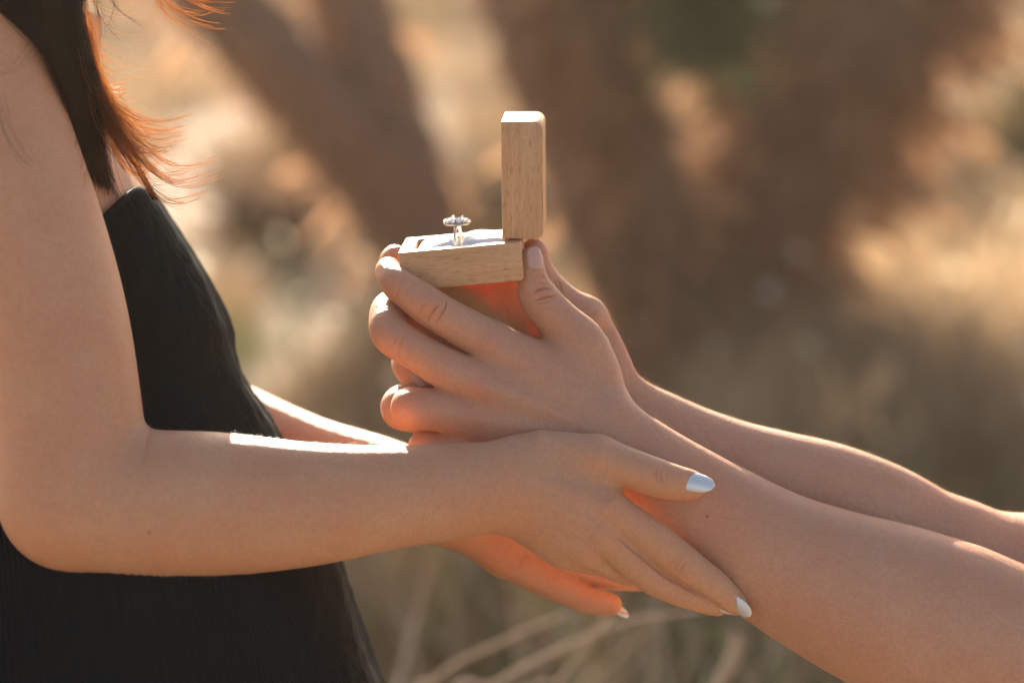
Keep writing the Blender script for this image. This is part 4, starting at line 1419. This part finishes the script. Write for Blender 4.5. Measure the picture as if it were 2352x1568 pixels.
# two trees beside the view whose canopies dapple the ground behind
for sx, sy, seed, lab in ((-3.9, 14.0, 71, 'broad tree standing out of view to the left, shading the ground'), (3.9, 16.0, 72, 'broad tree standing out of view to the right, shading the ground')):
    tt = tag(empty('tree', (sx, sy, 0)), lab, 'tree')
    v, f = tube(spline([[sx, sy, -0.1, 0], [sx * .98, sy, 1.2, 0], [sx * .85, sy, 2.4, 0], [sx * .6, sy, 3.2, 0]], 5)[:, :3], np.linspace(.24, .1, 16), 12)
    link_mesh('trunk', v, f, MAT_BARK, tt)
    cs = []
    for k in range(4):
        cs.append(((sx * rg.uniform(0.0, 1.0), sy + rg.uniform(-1.0, 5.0), rg.uniform(2.7, 3.4)), (rg.uniform(.7, 1.2), rg.uniform(.9, 1.5), .35)))
    crown(tt, cs, 330, 0.10, MAT_LEAF, seed)
# far scrub closing the view
fx = rg.uniform(-9, 9, 9000); fy = rg.uniform(17, 26, 9000); fz = rg.uniform(0, 1, 9000) ** 1.3 * (1.3 + 0.6 * np.sin(fx * 1.3) + 0.4 * np.sin(fx * 3.1 + 1))
a = rg.normal(0, 1, (9000, 3)); a /= np.linalg.norm(a, axis=1)[:, None]
b = np.cross(a, rg.normal(0, 1, (9000, 3))); b /= np.linalg.norm(b, axis=1)[:, None]
sz = rg.uniform(0.06, 0.16, (9000, 1)); p = np.stack([fx, fy, fz], -1)
fs = link_mesh('far_scrub', np.stack([p - a * sz, p + b * sz * .5, p + a * sz, p - b * sz * .5], 1).reshape(-1, 3), np.arange(36000).reshape(-1, 4), leaf_mat('scrub_leaves', (0.24, 0.15, 0.08), (0.14, 0.12, 0.06), 0.4), None, smooth=False)
tag(fs, 'distant brown and olive scrub closing the view', 'scrub', kind='stuff')
# dry stalks close behind the hands, low in the picture
def stalk(pts, r0, r1, label, Y):
    rows = [[*at(x, y, Y + dy), 0] for x, y, dy in pts]
    root = list(rows[0]); root[0] -= 0.05; root[2] = 0.0
    P = spline([root] + rows, 6)[:, :3]
    v, f = tube(P, np.linspace(r0, r1, len(P)), 7)
    o = link_mesh('dry_stalk', v, f, MAT_TWIG)
    return tag(o, label, 'dry stalk', 'dry stalks low behind the hands')
stalk([(1000, 1720, 0), (1145, 1570, .02), (1290, 1490, .03), (1440, 1428, .04), (1620, 1400, .05)], .0034, .0016, 'pale arching stalk under the index finger nail', .6)
stalk([(1190, 1720, 0), (1290, 1560, .02), (1380, 1440, .03), (1420, 1380, .04)], .0026, .0014, 'stalk crossing the arching one below the far hand', .62)
stalk([(930, 1720, 0), (1000, 1560, .02), (1160, 1470, .03), (1300, 1410, .04)], .003, .0015, 'pale curved stalk just right of the dress hem', .66)
stalk([(900, 1720, 0), (925, 1540, .05), (960, 1400, .1), (985, 1290, .1)], .004, .002, 'upright stalk beside the dress below the near forearm', 1.0)
stalk([(1560, 1760, 0), (1640, 1600, 0), (1690, 1500, 0), (1702, 1460, 0)], .004, .007, 'short stalk with thick tip below the index nail', .9)
stalk([(1400, 1760, 0), (1480, 1640, 0), (1500, 1540, 0), (1490, 1480, 0)], .004, .002, 'thin upright stalk at the bottom middle', 1.1)
VV, FF, off = [], [], 0
for k in range(90):
    x0 = rg.uniform(780, 1900); Yk = rg.uniform(0.95, 2.3); b0 = at(x0, 1650, Yk); b0[2] = 0
    hgt = rg.uniform(0.2, 0.55); ln = rg.normal(0, 0.13, 2)
    P = spline([[*b0, 0], [*(b0 + np.array([ln[0] * .3, ln[1] * .3, hgt * .6])), 0], [*(b0 + np.array([ln[0], ln[1], hgt])), 0]], 5)[:, :3]
    v, f = tube(P, np.linspace(.004, .0015, len(P)), 5)
    VV.append(v); FF.append(f + off); off += len(v)
tag(link_mesh('dry_brush', np.concatenate(VV), np.concatenate(FF), MAT_TWIG), 'tangle of dry twigs low behind the hands', 'brush', kind='stuff')
tb = np.stack([rg.uniform(-0.7, 1.1, 170), rg.uniform(1.6, 3.2, 170)], -1)
pts_ = np.repeat(tb, 20, axis=0) + rg.normal(0, 0.05, (170 * 20, 2))
tag(blades('low_dry_grass', pts_, 0.08, 0.34, 0.006, MAT_GRASS, 62), 'tan dry grass low behind the hands', 'grass', kind='stuff')
tg = np.stack([rg.uniform(-0.6, 1.0, 55), rg.uniform(1.0, 2.8, 55)], -1)
pts_ = np.repeat(tg, 16, axis=0) + rg.normal(0, 0.05, (55 * 16, 2))
tag(blades('green_undergrowth', pts_, 0.1, 0.36, 0.008, MAT_GREEN, 61), 'dark green blades in the shade low behind the hands', 'grass', kind='stuff')

# ------------------------------------------------------------------ warm dusty air
HAZE = 0.0028
if HAZE:
    hm = bpy.data.materials.new('dusty_air'); hm.use_nodes = True
    t = hm.node_tree; t.nodes.clear()
    out = t.nodes.new('ShaderNodeOutputMaterial'); pv = t.nodes.new('ShaderNodeVolumePrincipled')
    pv.inputs['Color'].default_value = (0.96, 0.76, 0.58, 1)
    pv.inputs['Density'].default_value = HAZE
    pv.inputs['Anisotropy'].default_value = 0.35
    t.links.new(pv.outputs[0], out.inputs['Volume'])
    x0, x1, y0, y1, z0, z1 = -410, 410, -65, 505, -1.2, 5.0
    hv = np.array([(x, y, z) for x in (x0, x1) for y in (y0, y1) for z in (z0, z1)], float)
    hf = [(0, 1, 3, 2), (4, 6, 7, 5), (0, 4, 5, 1), (2, 3, 7, 6), (0, 2, 6, 4), (1, 5, 7, 3)]
    hz = link_mesh('haze', hv, hf, hm, smooth=False)
    tag(hz, kind='stuff')
